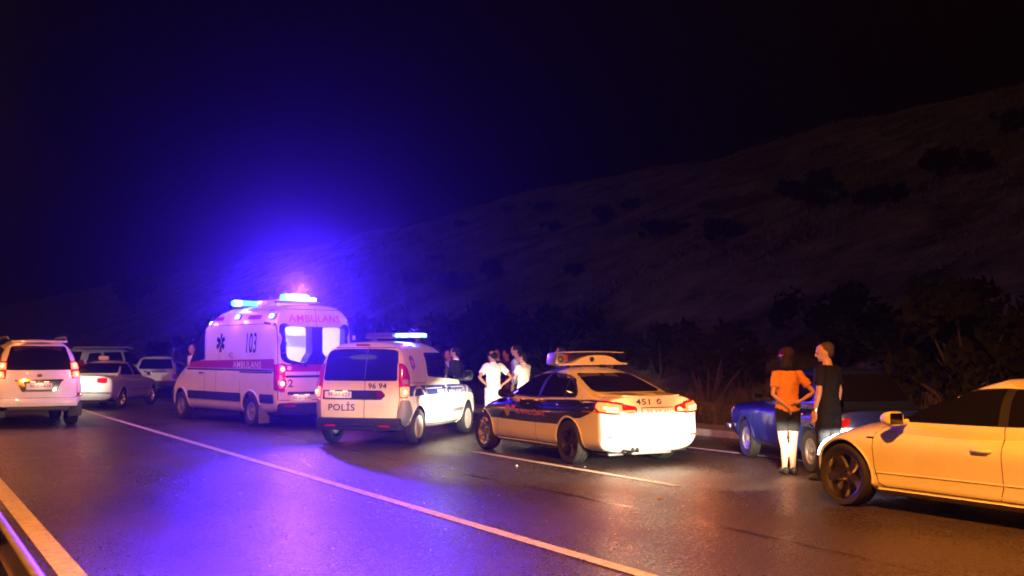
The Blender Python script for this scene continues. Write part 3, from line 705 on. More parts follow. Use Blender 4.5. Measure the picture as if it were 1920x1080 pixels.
# ---- ambulance -------------------------------------------------------------
def ambulance():
    c = Car('ambulance', 'white high roof ambulance van with red stripe, number 103 and flashing blue roof lights', 'ambulance', (7.74, 26.31), 101.5)
    lo = shell([(.3, -2.86), (.45, -2.97), (.62, -2.96), (1.3, -2.94)], [(.3, 2.78), (.5, 2.93), (.8, 2.93), (1.05, 2.78), (1.3, 2.25)],
               [(-2.97, .36), (-2.4, .30), (0, .27), (2.2, .27), (2.95, .30)], [(-2.97, 1.45), (1.5, 1.42), (1.9, 1.34), (2.4, 1.15), (2.8, .98), (2.95, .9)],
               [(-2.97, .93), (-2.7, .985), (0, .995), (1.8, .985), (2.5, .93), (2.95, .80)], [(0, .93), (.1, .965), (.35, 1.), (.8, 1.), (1, .99)], (.28, 1.4), n=9, Dr=.09, Df=.42, p=3.2, fil=.05, crown=.02)
    cab = shell([(.7, -2.955), (1.6, -2.945), (2.2, -2.92), (2.55, -2.87), (2.8, -2.74)], [(.7, 2.5), (1.25, 2.12), (1.5, 1.90), (1.9, 1.55), (2.25, 1.18), (2.5, .80), (2.66, .40), (2.8, -.2)],
                [(-3, .6), (3, .6)], [(-2.95, 2.70), (-2.5, 2.74), (-1.2, 2.755), (-.1, 2.74), (.7, 2.64), (1.2, 2.5), (2.5, 2.3)], [(-2.97, .97), (-2.6, .99), (.8, .985), (1.6, .945), (2.5, .85)],
                [(0, 1.), (.45, 1.), (.65, .985), (.8, .95), (.92, .885), (1, .80)], (.6, 2.76), n=7.5, Dr=.11, Df=.30, p=2.6, fil=.06, crown=.05, mw=26, nc=14)
    ww = rounded([(.77, 2.23), (.14, 2.23), (.13, 1.66), (.23, 1.55), (.26, 1.45), (.37, 1.43), (.74, 1.52)], [.08, .06, .05, .05, .05, .05, .12])
    inner = mat('ambulance_interior_white', (.82, .80, .84), .5)
    def cut(o):
        k = MB(); k.box((-2.0, 0, 1.70), (1.34, 1.60, 1.44), None, .06); boolean(o, k.build('cut', inner, None, False))
        for w in (ww, mx(ww)):
            k = MB(); k.prism(w, -3.3, -2.62, 'x'); boolean(o, k.build('cut', BLACKP, None, False))
    AR = [(-1.71, .36, .43, .985), (1.955, .36, .43, .97)]
    c.body([lo, cab], WHITE, AR, cut, .30)
    # rear doors
    fr = rounded([(.90, 2.30), (-.90, 2.30), (-.87, 1.47), (-.36, 1.34), (.36, 1.34), (.87, 1.47)], [.12, .12, .14, .1, .1, .14])
    hole = [fr, ww, mx(ww)]
    # glazing surround built as frame bars so that the panes stay open
    out = fr; V = []; F = []
    pts = [Vector(p).to_2d() for p in fr]; E_ = [(i, (i + 1) % len(fr)) for i in range(len(fr))]
    for w in (ww, mx(ww)):
        b = len(pts); pts += [Vector(p).to_2d() for p in w]; E_ += [(b + i, b + (i + 1) % len(w)) for i in range(len(w))]
    d = delaunay_2d_cdt(pts, E_, [], 0, 1e-5)
    def inpoly(q, P):
        k = False; j = len(P) - 1
        for i in range(len(P)):
            if (P[i][1] > q[1]) != (P[j][1] > q[1]) and q[0] < (P[j][0] - P[i][0]) * (q[1] - P[i][1]) / (P[j][1] - P[i][1]) + P[i][0]: k = not k
            j = i
        return k
    V = [c.hit(q, 'B', .006)[0] for q in d[0]]
    for f in d[2]:
        q = sum((d[0][i] for i in f), Vector((0, 0))) / len(f)
        if inpoly(q, fr) and not inpoly(q, ww) and not inpoly(q, mx(ww)): F.append(tuple(f))
    mb = MB(); mb.add(V, F); c.add('rear_window_surround', mb, GLASS, smooth=False)
    for w in (ww, mx(ww)):
        V = [c.hit(q, 'B', -.012)[0] for q in w]
        mb = MB(); mb.add(V, [tuple(range(len(w)))]); c.add('rear_window', mb, CLEAR, smooth=False)
    c.lines('door_seam', [[(0, 2.66), (0, .62)], [(.9, .62), (-.9, .62)], [(.93, .62), (.93, 2.4), (.86, 2.62)], [(-.93, .62), (-.93, 2.4), (-.86, 2.62)], [(-.86, 2.62), (.86, 2.62)]], 'B', .012)
    for sg in (1, -1):
        for z in (1.0, 2.0):
            mb = MB(); mb.box((-2.955, sg * .955, z), (.05, .06, .11), None, .012); c.add('door_hinge', mb, WHITE)
    c.text('AMBULANS', (.02, 2.42), 1.30, .155, 'B', REDL, .008, .012)
    c.text('42', (.73, .99), .27, .17, 'B', LETTER, .008, .01)
    c.patch('red_stripe', [(.78, 1.24), (-.92, 1.24), (-.92, 1.40), (.78, 1.40)], 'B', REDF, .004, .004, .1)
    c.patch('blue_stripe', [(.78, 1.11), (-.92, 1.11), (-.92, 1.16), (.78, 1.16)], 'B', NAVY, .004, .004, .1)
    c.patch('door_badge', [(.73, 1.29), (.66, 1.27), (.62, 1.32), (.66, 1.37), (.72, 1.36)], 'B', LETTERW, .008, .004, .1)
    c.patch('door_handle_strip', rounded([(.72, .735), (.08, .735), (.08, .80), (.72, .80)], .02), 'B', BLACKP, .018, .02, .1)
    plate(c, (.41, .655), .54, .125, 'B', '99-JH-624', off=.014)
    for q in (.55, .27):
        mb = MB(); mb.box((-2.985, q, .735), (.03, .10, .012)); c.add('plate_lamp', mb, PLATELAMP)
    lamp('plate_light', 'SPOT', (-3.06, .41, .76), 1.2, (1, .6, .3), c.root, .02, (0, R(-8), 0), R(150))
    for sg in (1, -1):
        o = [(sg * .90, 1.42), (sg * .80, 1.42), (sg * .80, .80), (sg * .90, .80)]
        t = c.patch('tail_lamp', rounded(o, .03), 'B', REDLENS, .02, .03, .06)
        for z, m_ in ((1.30, TAIL_RED), (.98, TAIL_RED)):
            c.patch('lit_lens', rounded([(sg * .90, z - .10), (sg * .82, z - .10), (sg * .82, z + .09), (sg * .90, z + .09)], .03), 'B', m_, .026, .01, .05, parent=t)
        for z in (1.30, .98):
            mb = MB(); mb.lathe([(0, -.008), (.045, 0), (.05, .01)], (-2.98, sg * .875, z), 'x', 16, False); mb.build('bulb', TAIL_HOT, t)
        c.patch('tail_lamp_wrap', rounded([(sg * a_, z_) for a_, z_ in ((1.50, .80), (1.27, .84), (1.27, 1.40), (1.50, 1.42))], .03), 'CL' if sg > 0 else 'CR', REDLENS, .012, .02, .06, parent=t)
        lamp('tail_light', 'POINT', (-3.12, sg * .88, 1.12), 4.5, (1, .10, .05), c.root, .06)
    # bumper
    mb = MB()
    mb.box((-2.94, 0, .44), (.26, 1.86, .24), None, .05); mb.box((-3.02, 0, .335), (.22, 1.1, .05), None, .015)
    c.add('rear_bumper', mb, BLACKP)
    for sg in (1, -1):
        mb = MB(); mb.box((-3.075, sg * .74, .50), (.012, .28, .06), None, .005); c.add('reflector', mb, REDLENS)
        mb = MB(); mb.box((-2.2, sg * .90, .30), (.03, .26, .42), None, .01); c.add('mud_flap', mb, GREYP)
    # sides
    for sd, yy in (('L', .98), ('R', -.98)):
        fr_ = [(-2.78, 1.30), (-2.78, 1.52), (1.55, 1.46), (1.9, 1.30)]
        c.patch('red_stripe', fr_, sd, REDF, .003, .004, .1)
        c.ribbon('blue_stripe', [(-2.78 + .2 * i, 1.265) for i in range(23)], .04, sd, NAVY, .004)
        for a, b in ((-2.75, -2.17), (-1.25, 1.50), (2.42, 2.62)):
            c.patch('side_moulding', rounded([(a, .55), (b, .55), (b, .74), (a, .74)], .03), sd, BLACKP, .018, .03, .12)
        sw = rounded([(.66, 2.27), (.60, 1.50), (1.60, 1.40), (1.88, 1.42), (1.30, 2.05), (1.02, 2.25)], [.06, .06, .02, .03, .1, .06])
        c.patch('side_window', sw, sd, GLASS, .006, .02, .07)
        c.text('103', (-1.73, 1.88), .48, .46, sd, NAVY, .006, .012)
        c.text('42', (-.75, 1.60), .20, .13, sd, LETTER, .006, .0)
        c.text('AMBULANS', (-1.55, 1.385), 1.35, .16, sd, LETTERW, .007, .012)
        # star of life: three bars and a staff
        mb = MB(); V = []; F = []
        for a in (0, 60, 120):
            k = len(V)
            for (p, q) in ((-.055, -.22), (.055, -.22), (.055, .22), (-.055, .22)):
                x = p * math.cos(R(a)) - q * math.sin(R(a)); z = p * math.sin(R(a)) + q * math.cos(R(a))
                V.append(c.hit((-.21 + x, 1.89 + z), sd, .005 + .0006 * a / 60)[0])
            F.append((k, k + 1, k + 2, k + 3))
        mb.add(V, F); c.add('star_emblem', mb, NAVY, smooth=False)
        c.ribbon('staff_emblem', [(-.21 + .035 * math.sin(i * .9), 1.70 + .04 * i) for i in range(11)], .022, sd, LETTERW, .0085)
        c.lines('shut_line', [[(.58, .50), (.56, 2.40)], [(2.02, 1.3), (1.95, 1.0)], [(-2.74, 2.30), (.55, 2.30)], [(-1.2, .5), (-1.22, 1.0)], [(-.02, .55), (-.02, 1.50)]], sd, .012)
        handle(c, (.75, 1.18), sd, BLACKP, .22)
        c.ribbon('sliding_rail', [(-2.7 + .1 * i, 1.22) for i in range(16)], .03, sd, BLACKP, .006)
        for x, z in ((.72, 2.455), (-.91, 2.47), (-2.52, 2.455)):
            t = c.patch('side_strobe', rounded([(x - .13, z - .06), (x + .13, z - .06), (x + .13, z + .06), (x - .13, z + .06)], .05), sd, GREYP, .03, .04, .06)
            c.patch('strobe_lens', rounded([(x - .10, z - .045), (x + .10, z - .045), (x + .10, z + .045), (x - .10, z + .045)], .04), sd, STROBE_CYAN, .045, .02, .04, parent=t)
            c.patch('strobe_core', rounded([(x - .055, z - .03), (x + .055, z - .03), (x + .055, z + .03), (x - .055, z + .03)], .025), sd, STROBE_HOT, .056, .012, .03, parent=t)
            lamp('strobe_light', 'POINT', (x, yy * 1.13, z + .02), 80 if sd == 'L' else 60, BLUE, c.root, .06)
        for x in (.15, -1.7):
            c.patch('side_marker_film', rounded([(x - .3, 2.42), (x + .3, 2.42), (x + .3, 2.51), (x - .3, 2.51)], .02), sd, REDF, .004, .004, .1)
        mp = mirror_pod(c, (1.93, yy * 1.17, 1.60), (.16, .20, .40), BLACKP, arm=(1.80, yy * .95, 1.36))
        c.patch('marker_lamp', rounded([(2.52, 1.02), (2.66, .98), (2.66, 1.03), (2.52, 1.07)], .01), sd, mat('amber_lens', (.6, .2, .02), .2), .006, .01)
        c.patch('headlamp', rounded([(2.45, 1.02), (2.62, .72), (2.78, .70), (2.70, .98), (2.50, 1.10)], .04), sd, mat('clear_lens', (.5, .5, .5), .08, coat=.5), .008, .02, .06)
    ws = rounded([(-.72, 2.22), (.72, 2.22), (.84, 1.40), (-.84, 1.40)], .1)
    c.patch('windscreen', ws, 'F', GLASS, .006, .02, .1)
    c.patch('grille', rounded([(-.5, .72), (.5, .72), (.55, .98), (-.55, .98)], .05), 'F', BLACKP, .01, .02, .1)
    c.patch('front_bumper', rounded([(-.75, .36), (.75, .36), (.75, .62), (-.75, .62)], .05), 'F', BLACKP, .012, .02, .1)
    # roof gear
    mb = MB(); mb.box((-2.62, .33, 2.785), (.30, 1.0, .05), None, .02); b = c.add('rear_light_bar', mb, GREYP)
    mb = MB(); mb.box((-2.62, .40, 2.885), (.24, .66, .16), None, .07); mb.build('lit_lens', STROBE_CYAN, b)
    mb = MB(); mb.box((-2.745, .42, 2.885), (.03, .40, .10), None, .012); mb.build('lit_core', STROBE_HOT, b)
    mb = MB(); mb.box((-2.62, -.02, 2.85), (.22, .16, .09), None, .03); mb.build('lens', STROBE, b)
    lamp('beacon_light', 'POINT', (-2.66, .40, 3.02), 600, BLUE, c.root, .10)
    lamp('beacon_rear_light', 'SPOT', (-2.80, .40, 3.0), 13000, BLUE, c.root, .10, (0, R(100), R(-28)), R(52), .7)
    lamp('beacon_low_light', 'SPOT', (-2.84, .40, 2.98), 7500, BLUE, c.root, .08, (0, R(73), R(-25)), R(34), 1.)
    lamp('beacon_side_light', 'SPOT', (-2.80, .0, 2.98), 5000, BLUE, c.root, .08, (0, R(85), R(5)), R(36), .8)
    mb = MB(); mb.box((-.45, .42, 2.83), (.22, .78, .12), None, .04); b = c.add('front_light_bar', mb, STROBE_CYAN)
    mb = MB(); mb.box((-.45, .70, 2.83), (.235, .18, .13), None, .04); mb.build('lit_lens', STROBE_HOT, b)
    mb = MB(); mb.box((-.45, 0, 2.75), (.16, 1.5, .06), None, .02); mb.build('bar_base', GREYP, b)
    lamp('front_beacon_light', 'POINT', (-.42, .75, 2.98), 300, BLUE, c.root, .08)
    mb = MB(); mb.box((-1.55, .1, 2.80), (.95, .85, .16), None, .06); c.add('roof_vent_unit', mb, WHITE)
    # interior
    mb = MB(); mb.box((-1.95, 0, 2.405), (1.0, .5, .03), None, .01); c.add('ceiling_lamp', mb, mat('lit_ceiling_lamp', (.9, .9, .9), .4, emit=(.9, .9, 1.), es=3.))
    lamp('interior_light', 'AREA', (-2.0, 0, 2.37), 9, (.92, .88, 1.), c.root, size=(.9, .6))
    mb = MB(); mb.box((-1.50, .40, 2.17), (.30, .68, .24), None, .03); mb.box((-1.50, -.40, 2.17), (.30, .68, .24), None, .03); mb.box((-1.42, .0, 1.40), (.14, 1.5, .8), None, .03); c.add('cabinet', mb, inner)
    mb = MB(); mb.box((-1.62, .12, 1.86), (.06, .20, .11), None, .01); c.add('equipment_box', mb, GREYP)
    mb = MB()
    for k in range(7): mb.tube([(-1.60, .70 - .12 * k, 1.05), (-1.60, .70 - .12 * k, 1.98)], (.028 if k % 2 else .02), 8)
    c.add('curtain', mb, mat('pale_curtain', (.62, .80, .82), .8))
    under(c, -2.7, 2.5, .82, .36)
    for x in (-1.71, 1.955):
        for sg in (1, -1): c.wheel(x, sg * .86, .345, .235, .205, 'steel', STEELW)
    lips(c, AR, WHITE, .05, .012)
    return c

# ---- police van ------------------------------------------------------------
def police_van():
    c = Car('police_van', 'white POLİS van with blue side band turned towards the verge between ambulance and saloon', 'police van', (8.88, 19.89), 43.8)
    lo = shell([(.25, -2.10), (.42, -2.20), (.6, -2.19), (1.1, -2.16)], [(.25, 2.08), (.45, 2.19), (.7, 2.16), (.95, 1.95), (1.1, 1.6)],
               [(-2.2, .36), (-1.9, .30), (0, .22), (1.9, .22), (2.19, .26)], [(-2.2, 1.12), (.9, 1.10), (1.3, 1.07), (1.8, .98), (2.1, .84), (2.2, .78)],
               [(-2.2, .86), (-1.6, .91), (0, .916), (1.3, .90), (1.9, .83), (2.2, .72)], [(0, .90), (.15, .96), (.45, 1.), (.8, .985), (1, .955)], (.24, 1.1), n=7, Dr=.10, Df=.34, p=3., fil=.06, crown=.03)
    cab = shell([(.8, -2.165), (1.1, -2.16), (1.4, -2.125), (1.65, -2.06), (1.8, -1.96), (1.88, -1.84)], [(.8, 1.75), (1.08, 1.38), (1.3, 1.02), (1.55, .62), (1.72, .30), (1.84, -.1)],
                [(-3, .7), (3, .7)], [(-2.2, 1.80), (-1.7, 1.855), (-.9, 1.88), (-.2, 1.865), (.4, 1.79), (1.5, 1.6)], [(-2.2, .84), (-1.6, .875), (0, .88), (.6, .85), (1.5, .74)],
                [(0, 1.), (.35, 1.), (.6, .965), (.82, .885), (1, .78)], (.7, 1.87), n=6, Dr=.10, Df=.28, p=2.8, fil=.07, crown=.045, mw=24, nc=12)
    AR = [(-1.49, .32, .385, .915), (1.265, .32, .385, .905)]
    inner = mat('dark_cab_lining', (.03, .03, .033), .8)
    sidef = rounded([(.10, 1.66), (.06, 1.16), (1.02, 1.10), (.93, 1.20), (.50, 1.54), (.34, 1.66)], [.05, .04, .04, .05, .1, .06])
    def cut(o):
        k = MB(); k.box((.42, 0, 1.36), (1.05, 1.30, .66), None, .04); boolean(o, k.build('cut', inner, None, False))
        k = MB(); k.prism(sidef, -1.2, 1.2, 'y'); boolean(o, k.build('cut', BLACKP, None, False))
    c.body([lo, cab], WHITE2, AR, cut, .30)
    # rear doors
    gl = rounded([(.68, 1.69), (.40, 1.72), (-.40, 1.72), (-.68, 1.69), (-.715, 1.155), (.715, 1.155)], [.10, .3, .3, .10, .05, .05])
    c.patch('rear_window', gl, 'B', GLASS, .007, .02, .08)
    c.lines('door_seam', [[(-.12, 1.80), (-.12, .42)], [(.74, .44), (-.72, .44)], [(.74, .44), (.78, .9), (.76, 1.3), (.70, 1.5), (.64, 1.74)], [(-.72, .44), (-.77, .9), (-.76, 1.3), (-.70, 1.5), (-.64, 1.74)], [(-.64, 1.745), (.64, 1.745)]], 'B', .010)
    c.lines('window_divider', [[(-.12, 1.735), (-.12, 1.155)]], 'B', .012, GREYP, .009)
    st = c.patch('plate_panel', rounded([(.72, .82), (-.44, .82), (-.52, .90), (-.44, .985), (.72, .985)], [.02, .03, .06, .03, .02]), 'B', BLACKP, .010, .012, .08)
    plate(c, (.40, .905), .54, .115, 'B', '99-AP-623', off=.018)
    for q in (.50, .25):
        mb = MB(); mb.box((-2.20, q, .972), (.03, .08, .010)); c.add('plate_lamp', mb, PLATELAMP)
    lamp('plate_light', 'SPOT', (-2.27, .38, .99), 1.0, (1, .55, .25), c.root, .02, (0, R(-10), 0), R(150))
    e = c.patch('round_badge', arc(-.415, .903, .078, 0, 340, 17), 'B', CHROME, .022, .02, .05)
    c.patch('badge_face', arc(-.415, .903, .060, 0, 340, 17), 'B', mat('badge_red', (.18, .01, .02), .25), .025, .01, .05, parent=e)
    c.lines('badge_bars', [[(-.415 + q, .865), (-.415 + q, .94)] for q in (-.03, -.01, .01, .03)], 'B', .008, CHROME, .028)
    c.text('POLİS', (.325, .70), .53, .16, 'B', LETTER, .007, .012)
    c.text('96', (-.26, 1.065), .145, .10, 'B', LETTER, .007, .022)
    c.text('94', (-.455, 1.065), .145, .10, 'B', LETTER, .007, .022)
    c.text('DOBLO', (-.42, .70), .26, .04, 'B', mat('faint_chrome_letter', (.62, .62, .62), .3, .5), .007)
    c.patch('brake_lamp', rounded([(.16, 1.775), (-.10, 1.775), (-.10, 1.80), (.16, 1.80)], .01), 'B', REDLENS, .012, .01)
    mb = MB(); mb.box((-2.165, 0, .42), (.16, 1.62, .16), None, .05); mb.box((-2.10, 0, .33), (.2, 1.66, .10), None, .04); c.add('rear_bumper', mb, BLACKP)
    for sg in (1, -1):
        mb = MB(); mb.box((-2.235, sg * .52, .36), (.012, .22, .035), None, .004); c.add('reflector', mb, REDLENS)
        sd = 'L' if sg > 0 else 'R'
        c.patch('bumper_corner', rounded([(sg * a_, z_) for a_, z_ in ((.98, .36), (.68, .36), (.66, .60), (.74, .80), (.93, .83), (.98, .6))], .05), 'CL' if sg > 0 else 'CR', GREYP, .010, .012, .06)
        cx_ = 'CL' if sg > 0 else 'CR'
        tl = [(sg * a_, z_) for a_, z_ in ((.95, .84), (.80, .85), (.73, .98), (.71, 1.18), (.76, 1.34), (.84, 1.45), (.93, 1.47), (.955, 1.2))]
        t = c.patch('tail_lamp', rounded(tl, .05), cx_, REDLENS, .010, .03, .05, bulge=.012)
        c.patch('lit_lens', rounded([(sg * a_, z_) for a_, z_ in ((.94, .86), (.82, .87), (.765, .98), (.78, 1.05), (.94, 1.05))], .04), cx_, TAIL_ON, .026, .01, .05, parent=t)
        mb = MB(); p, n_ = c.hit((sg * .86, .95), cx_, .03); mb.lathe([(0, -.024), (.03, -.018), (.042, 0), (.03, .018), (0, .024)], p, 'y', 14, False); mb.build('bulb', TAIL_HOT, t)
        c.patch('reverse_lens', rounded([(sg * a_, z_) for a_, z_ in ((.90, 1.10), (.80, 1.10), (.80, 1.18), (.90, 1.18))], .02), cx_, mat('grey_lens', (.3, .25, .26), .15, coat=.5), .026, .01, .05, parent=t)
        lamp('tail_light', 'POINT', (-2.24, sg * .98, .95), 4., (1, .18, .07), c.root, .05)
    # sides
    for sd, yy in (('L', .9), ('R', -.9)):
        sl = rounded([(.02, 1.655), (-.98, 1.655), (-1.02, 1.22), (-.02, 1.16)], [.04, .07, .06, .04])
        c.patch('sliding_door_window', sl, sd, GLASS, .007, .02, .07)
        V = [c.hit(q, sd, -.008)[0] for q in sidef]; mb = MB(); mb.add(V, [tuple(range(len(V)))]); c.add('side_window', mb, mat('front_door_glass', (.5, .55, .6), .02, alpha=.30, spec=.6), smooth=False)
        c.ribbon('window_pillar', [(.04, 1.66), (.03, 1.15)], .06, sd, BLACKP, .005)
        # livery blocks
        zb_, zt_ = .875, 1.06
        blocks = [[(-2.0 + .08, zb_), (-1.15, zb_), (-1.15, zt_ - .0), (-1.86, zt_)], [(-1.10, zb_), (-.10, zb_), (-.10, .975), (-1.10, .985)], [(-1.10, 1.005), (-.10, .995), (-.10, 1.045), (-1.10, 1.055)],
                  [(.0, zb_), (1.0, zb_ - .01), (1.0, .965), (.0, .975)], [(.0, .995), (1.0, .985), (1.0, 1.025), (.0, 1.045)], [(1.06, .865), (1.75, .82), (1.80, .93), (1.62, .99), (1.06, 1.02)]]
        lm = mat('blue_livery_film', (.035, .05, .22), .4, coat=.3, var=.05, vscale=4)
        for b in blocks: c.patch('livery_block', b, sd, lm, .004, .004, .08)
        c.ribbon('white_livery_arc', arc(-1.49, .70, .33, 20, 150, 14), .05, sd, LETTERW, .009)
        c.ribbon('white_livery_arc', arc(1.40, .72, .26, 30, 150, 14), .045, sd, LETTERW, .009)
        if sd == 'R':
            c.text('POST', (-.36, .915), .36, .075, sd, LETTERW, .009, .015); c.text('PATRUL XİDMƏTİ', (.52, .905), .84, .075, sd, LETTERW, .009, .015)
            c.text('POLIS', (.56, .72), .42, .08, sd, mat('grey_letter', (.35, .36, .38), .5), .008)
        else:
            c.text('POST PATRUL XİDMƏTİ', (.3, .915), 1.2, .075, sd, LETTERW, .009, .015)
        b = c.patch('shield_badge', rounded([(-1.67, 1.33), (-1.59, 1.40), (-1.58, 1.56), (-1.67, 1.61), (-1.76, 1.56), (-1.75, 1.40)], .03), sd, GREYP, .014, .012, .05)
        c.patch('badge_centre', rounded([(-1.62, 1.42), (-1.62, 1.52), (-1.72, 1.52), (-1.72, 1.42)], .03), sd, mat('badge_pale_red', (.55, .25, .2), .4), .018, .004, .05, parent=b)
        c.lines('shut_line', [[(-1.12, .40), (-1.14, 1.70)], [(-.04, .30), (-.02, 1.15)], [(1.06, .60), (1.04, 1.08)], [(-2.0, 1.12), (-1.14, 1.10)], [(-1.10, .34), (.86, .30)]], sd, .010)
        handle(c, (-.18, .98), sd, BLACKP, .16); handle(c, (.12, .97), sd, BLACKP, .16)
        c.patch('side_trim', rounded([(.30, .50), (.95, .50), (.95, .57), (.30, .57)], .02), sd, GREYP, .010, .012)
        mirror_pod(c, (.98, yy * 1.12, 1.20), (.14, .20, .22), BLACKP, arm=(.95, yy * .86, 1.12))
        c.patch('headlamp', rounded([(1.62, .72), (1.98, .66), (2.02, .80), (1.80, .92), (1.66, .86)], .05), sd, mat('clear_lens', (.5, .5, .5), .08), .008, .02, .06)
    c.patch('windscreen', rounded([(-.62, 1.66), (.62, 1.66), (.76, 1.14), (-.76, 1.14)], .1), 'F', GLASS, .007, .02, .1)
    c.patch('grille', rounded([(-.5, .50), (.5, .50), (.55, .72), (-.55, .72)], .05), 'F', BLACKP, .01, .02, .1)
    # light bar
    mb = MB(); mb.box((-.45, 0, 1.945), (.26, 1.20, .03), None, .012); b = c.add('light_bar', mb, GREYP)
    for y0, y1, m_ in ((.60, .02, mat('unlit_blue_lens', (.10, .06, .34), .15, coat=.5)), (-.02, -.60, STROBE)):
        q = MB(); q.box((-.45, (y0 + y1) / 2, 1.985), (.24, abs(y1 - y0), .085), None, .035); q.build('lens', m_, b)
    for y in (-.22, -.46):
        q = MB(); q.box((-.45, y, 1.985), (.25, .16, .07), None, .03); q.build('lit_lens', STROBE_HOT, b)
    q = MB(); q.box((-.45, 0, 2.035), (.20, 1.14, .014), None, .005); q.build('bar_cap', GREYP, b)
    for y in (.45, -.45):
        q = MB(); q.box((-.45, y, 1.90), (.14, .05, .08), None, .01); q.build('bar_foot', GREYP, b)
    lamp('beacon_light', 'POINT', (-.45, -.36, 2.10), 260, BLUE, c.root, .08)
    mb = MB(); mb.tube([(-1.7, .35, 1.85), (-1.78, .35, 2.10)], [.008, .003], 6); c.add('aerial', mb, BLACKP)
    mb = MB(); mb.tube([(-2.16, -.30, .30), (-1.6, -.30, .31)], .03, 10); c.add('exhaust_pipe', mb, STEELW)
    under(c, -1.95, 1.8, .74, .34)
    for x in (-1.49, 1.265):
        for sg in (1, -1): c.wheel(x, sg * .815, .315, .19, .205, 'cap', mat('pale_wheel_cover', (.58, .57, .55), .4, .3))
    lips(c, AR, WHITE2, .05, .010)
    return c

# ---- police saloon ---------------------------------------------------------
def police_saloon():
    c = Car('police_saloon', 'white and navy police patrol saloon number 451 with roof light bar', 'police car', (9.78, 15.12), 88.6)
    lo = shell([(.18, -2.10), (.30, -2.24), (.48, -2.315), (.62, -2.305), (.80, -2.285), (.95, -2.265), (1.05, -2.24)], [(.18, 2.18), (.35, 2.31), (.5, 2.30), (.7, 2.2), (.9, 1.9), (1.05, 1.5)],
               [(-2.31, .24), (-2.0, .20), (-1.6, .19), (0, .17), (1.6, .17), (2.31, .22)], [(-2.31, 1.045), (-2.1, 1.045), (-1.7, 1.035), (-1.0, 1.0), (0, .965), (.8, .965), (1.0, .96), (1.5, .90), (1.95, .80), (2.31, .66)],
               [(-2.31, .80), (-2.0, .87), (-1.3, .91), (-.5, .90), (0, .895), (1.4, .905), (1.9, .86), (2.31, .76)], [(0, .90), (.10, .95), (.3, .985), (.55, .985), (.78, 1.), (.9, .965), (1, .90)], (.2, 1.04), n=6.5, Dr=.17, Df=.45, p=2.7, fil=.05, crown=.045)
    cab = shell([(.7, -2.12), (.98, -1.94), (1.1, -1.70), (1.25, -1.28), (1.36, -.94), (1.43, -.5)], [(.7, 1.5), (.95, 1.12), (1.1, .84), (1.25, .52), (1.36, .24), (1.43, -.05)],
                [(-3, .6), (3, .6)], [(-2.0, 1.32), (-1.2, 1.385), (-.6, 1.43), (-.2, 1.44), (.3, 1.405), (1.2, 1.3)], [(-2.0, .68), (-1.4, .79), (-.6, .83), (0, .84), (.6, .82), (1.3, .74)],
                [(0, 1.), (.42, .985), (.6, .925), (.8, .82), (.93, .735), (1, .68)], (.6, 1.44), n=5.5, Dr=.07, Df=.24, p=2.6, fil=.05, crown=.04, mw=22, nc=12)
    AR = [(-1.274, .325, .365, .91), (1.536, .325, .365, .90)]
    c.body([lo, cab], WHITE, AR, None, .28)
    # rear
    c.patch('rear_window', rounded([(.48, 1.335), (-.48, 1.335), (-.60, 1.095), (-.55, 1.07), (.55, 1.07), (.60, 1.095)], [.05, .05, .05, .03, .03, .05]), 'B', GLASS, .006, .015, .07)
    c.lines('boot_seam', [[(.66, 1.03), (.60, .90), (.52, .70), (-.52, .70), (-.60, .90), (-.66, 1.03)]], 'B', .009)
    c.patch('boot_lip', rounded([(.66, 1.020), (-.66, 1.020), (-.62, 1.045), (.62, 1.045)], .01), 'B', WHITE, .018, .02, .08)
    for sg in (1, -1):
        sd = 'L' if sg > 0 else 'R'
        cx_ = 'CL' if sg > 0 else 'CR'; f_ = lambda q: [(sg * a_, z_) for a_, z_ in q]
        t = c.patch('tail_lamp', rounded(f_([(.60, .93), (.34, .875), (.33, .79), (.60, .765)]), [.02, .03, .03, .02]), 'B', REDLENS, .010, .02, .05, bulge=.006)
        c.patch('tail_lamp_wing', rounded(f_([(1.19, .93), (.98, .955), (.80, .95), (.765, .87), (.84, .80), (1.02, .765), (1.19, .765)]), [.01, .03, .03, .04, .04, .03, .01]), cx_, REDLENS, .010, .02, .05, bulge=.008, parent=t)
        c.patch('lit_lens', rounded(f_([(1.17, .90), (.98, .925), (.83, .92), (.81, .87), (.87, .82), (1.02, .79), (1.17, .785)]), .02), cx_, TAIL_ON, .024, .01, .04, parent=t)
        c.patch('lit_bar', rounded(f_([(1.12, .86), (.92, .875), (.92, .85), (1.12, .835)]), .008), cx_, TAIL_HOT, .030, .008, .04, parent=t)
        c.patch('lit_bar', rounded(f_([(1.12, .82), (.96, .83), (.96, .805), (1.12, .80)]), .008), cx_, TAIL_HOT, .030, .008, .04, parent=t)
        c.patch('lit_band', rounded([(sg * .60, .825), (sg * .37, .83), (sg * .37, .80), (sg * .60, .79)], .008), 'B', TAIL_ON, .030, .01, .04, parent=t)
        mb = MB(); p, n_ = c.hit((sg * .67, .45), 'B', .004); mb.box(p, (.01, .20, .022), None, .003); c.add('reflector', mb, REDLENS)
        lamp('tail_light', 'POINT', (-2.45, sg * .70, .87), 26., (1, .22, .08), c.root, .06)
    plate(c, (-.02, .795), .54, .115, 'B', '99-YP-451', off=.010)
    c.lines('plate_frame', [[(.255, .86), (-.295, .86)], [(.255, .73), (-.295, .73)], [(.255, .86), (.255, .73)], [(-.295, .86), (-.295, .73)]], 'B', .012, BLACKP, .010)
    c.text('451', (.225, .945), .235, .085, 'B', LETTER, .006, .014)
    e = c.patch('round_badge', arc(-.055, .945, .041, 0, 340, 17), 'B', mat('badge_black', (.02, .02, .02), .3), .006, .01, .05)
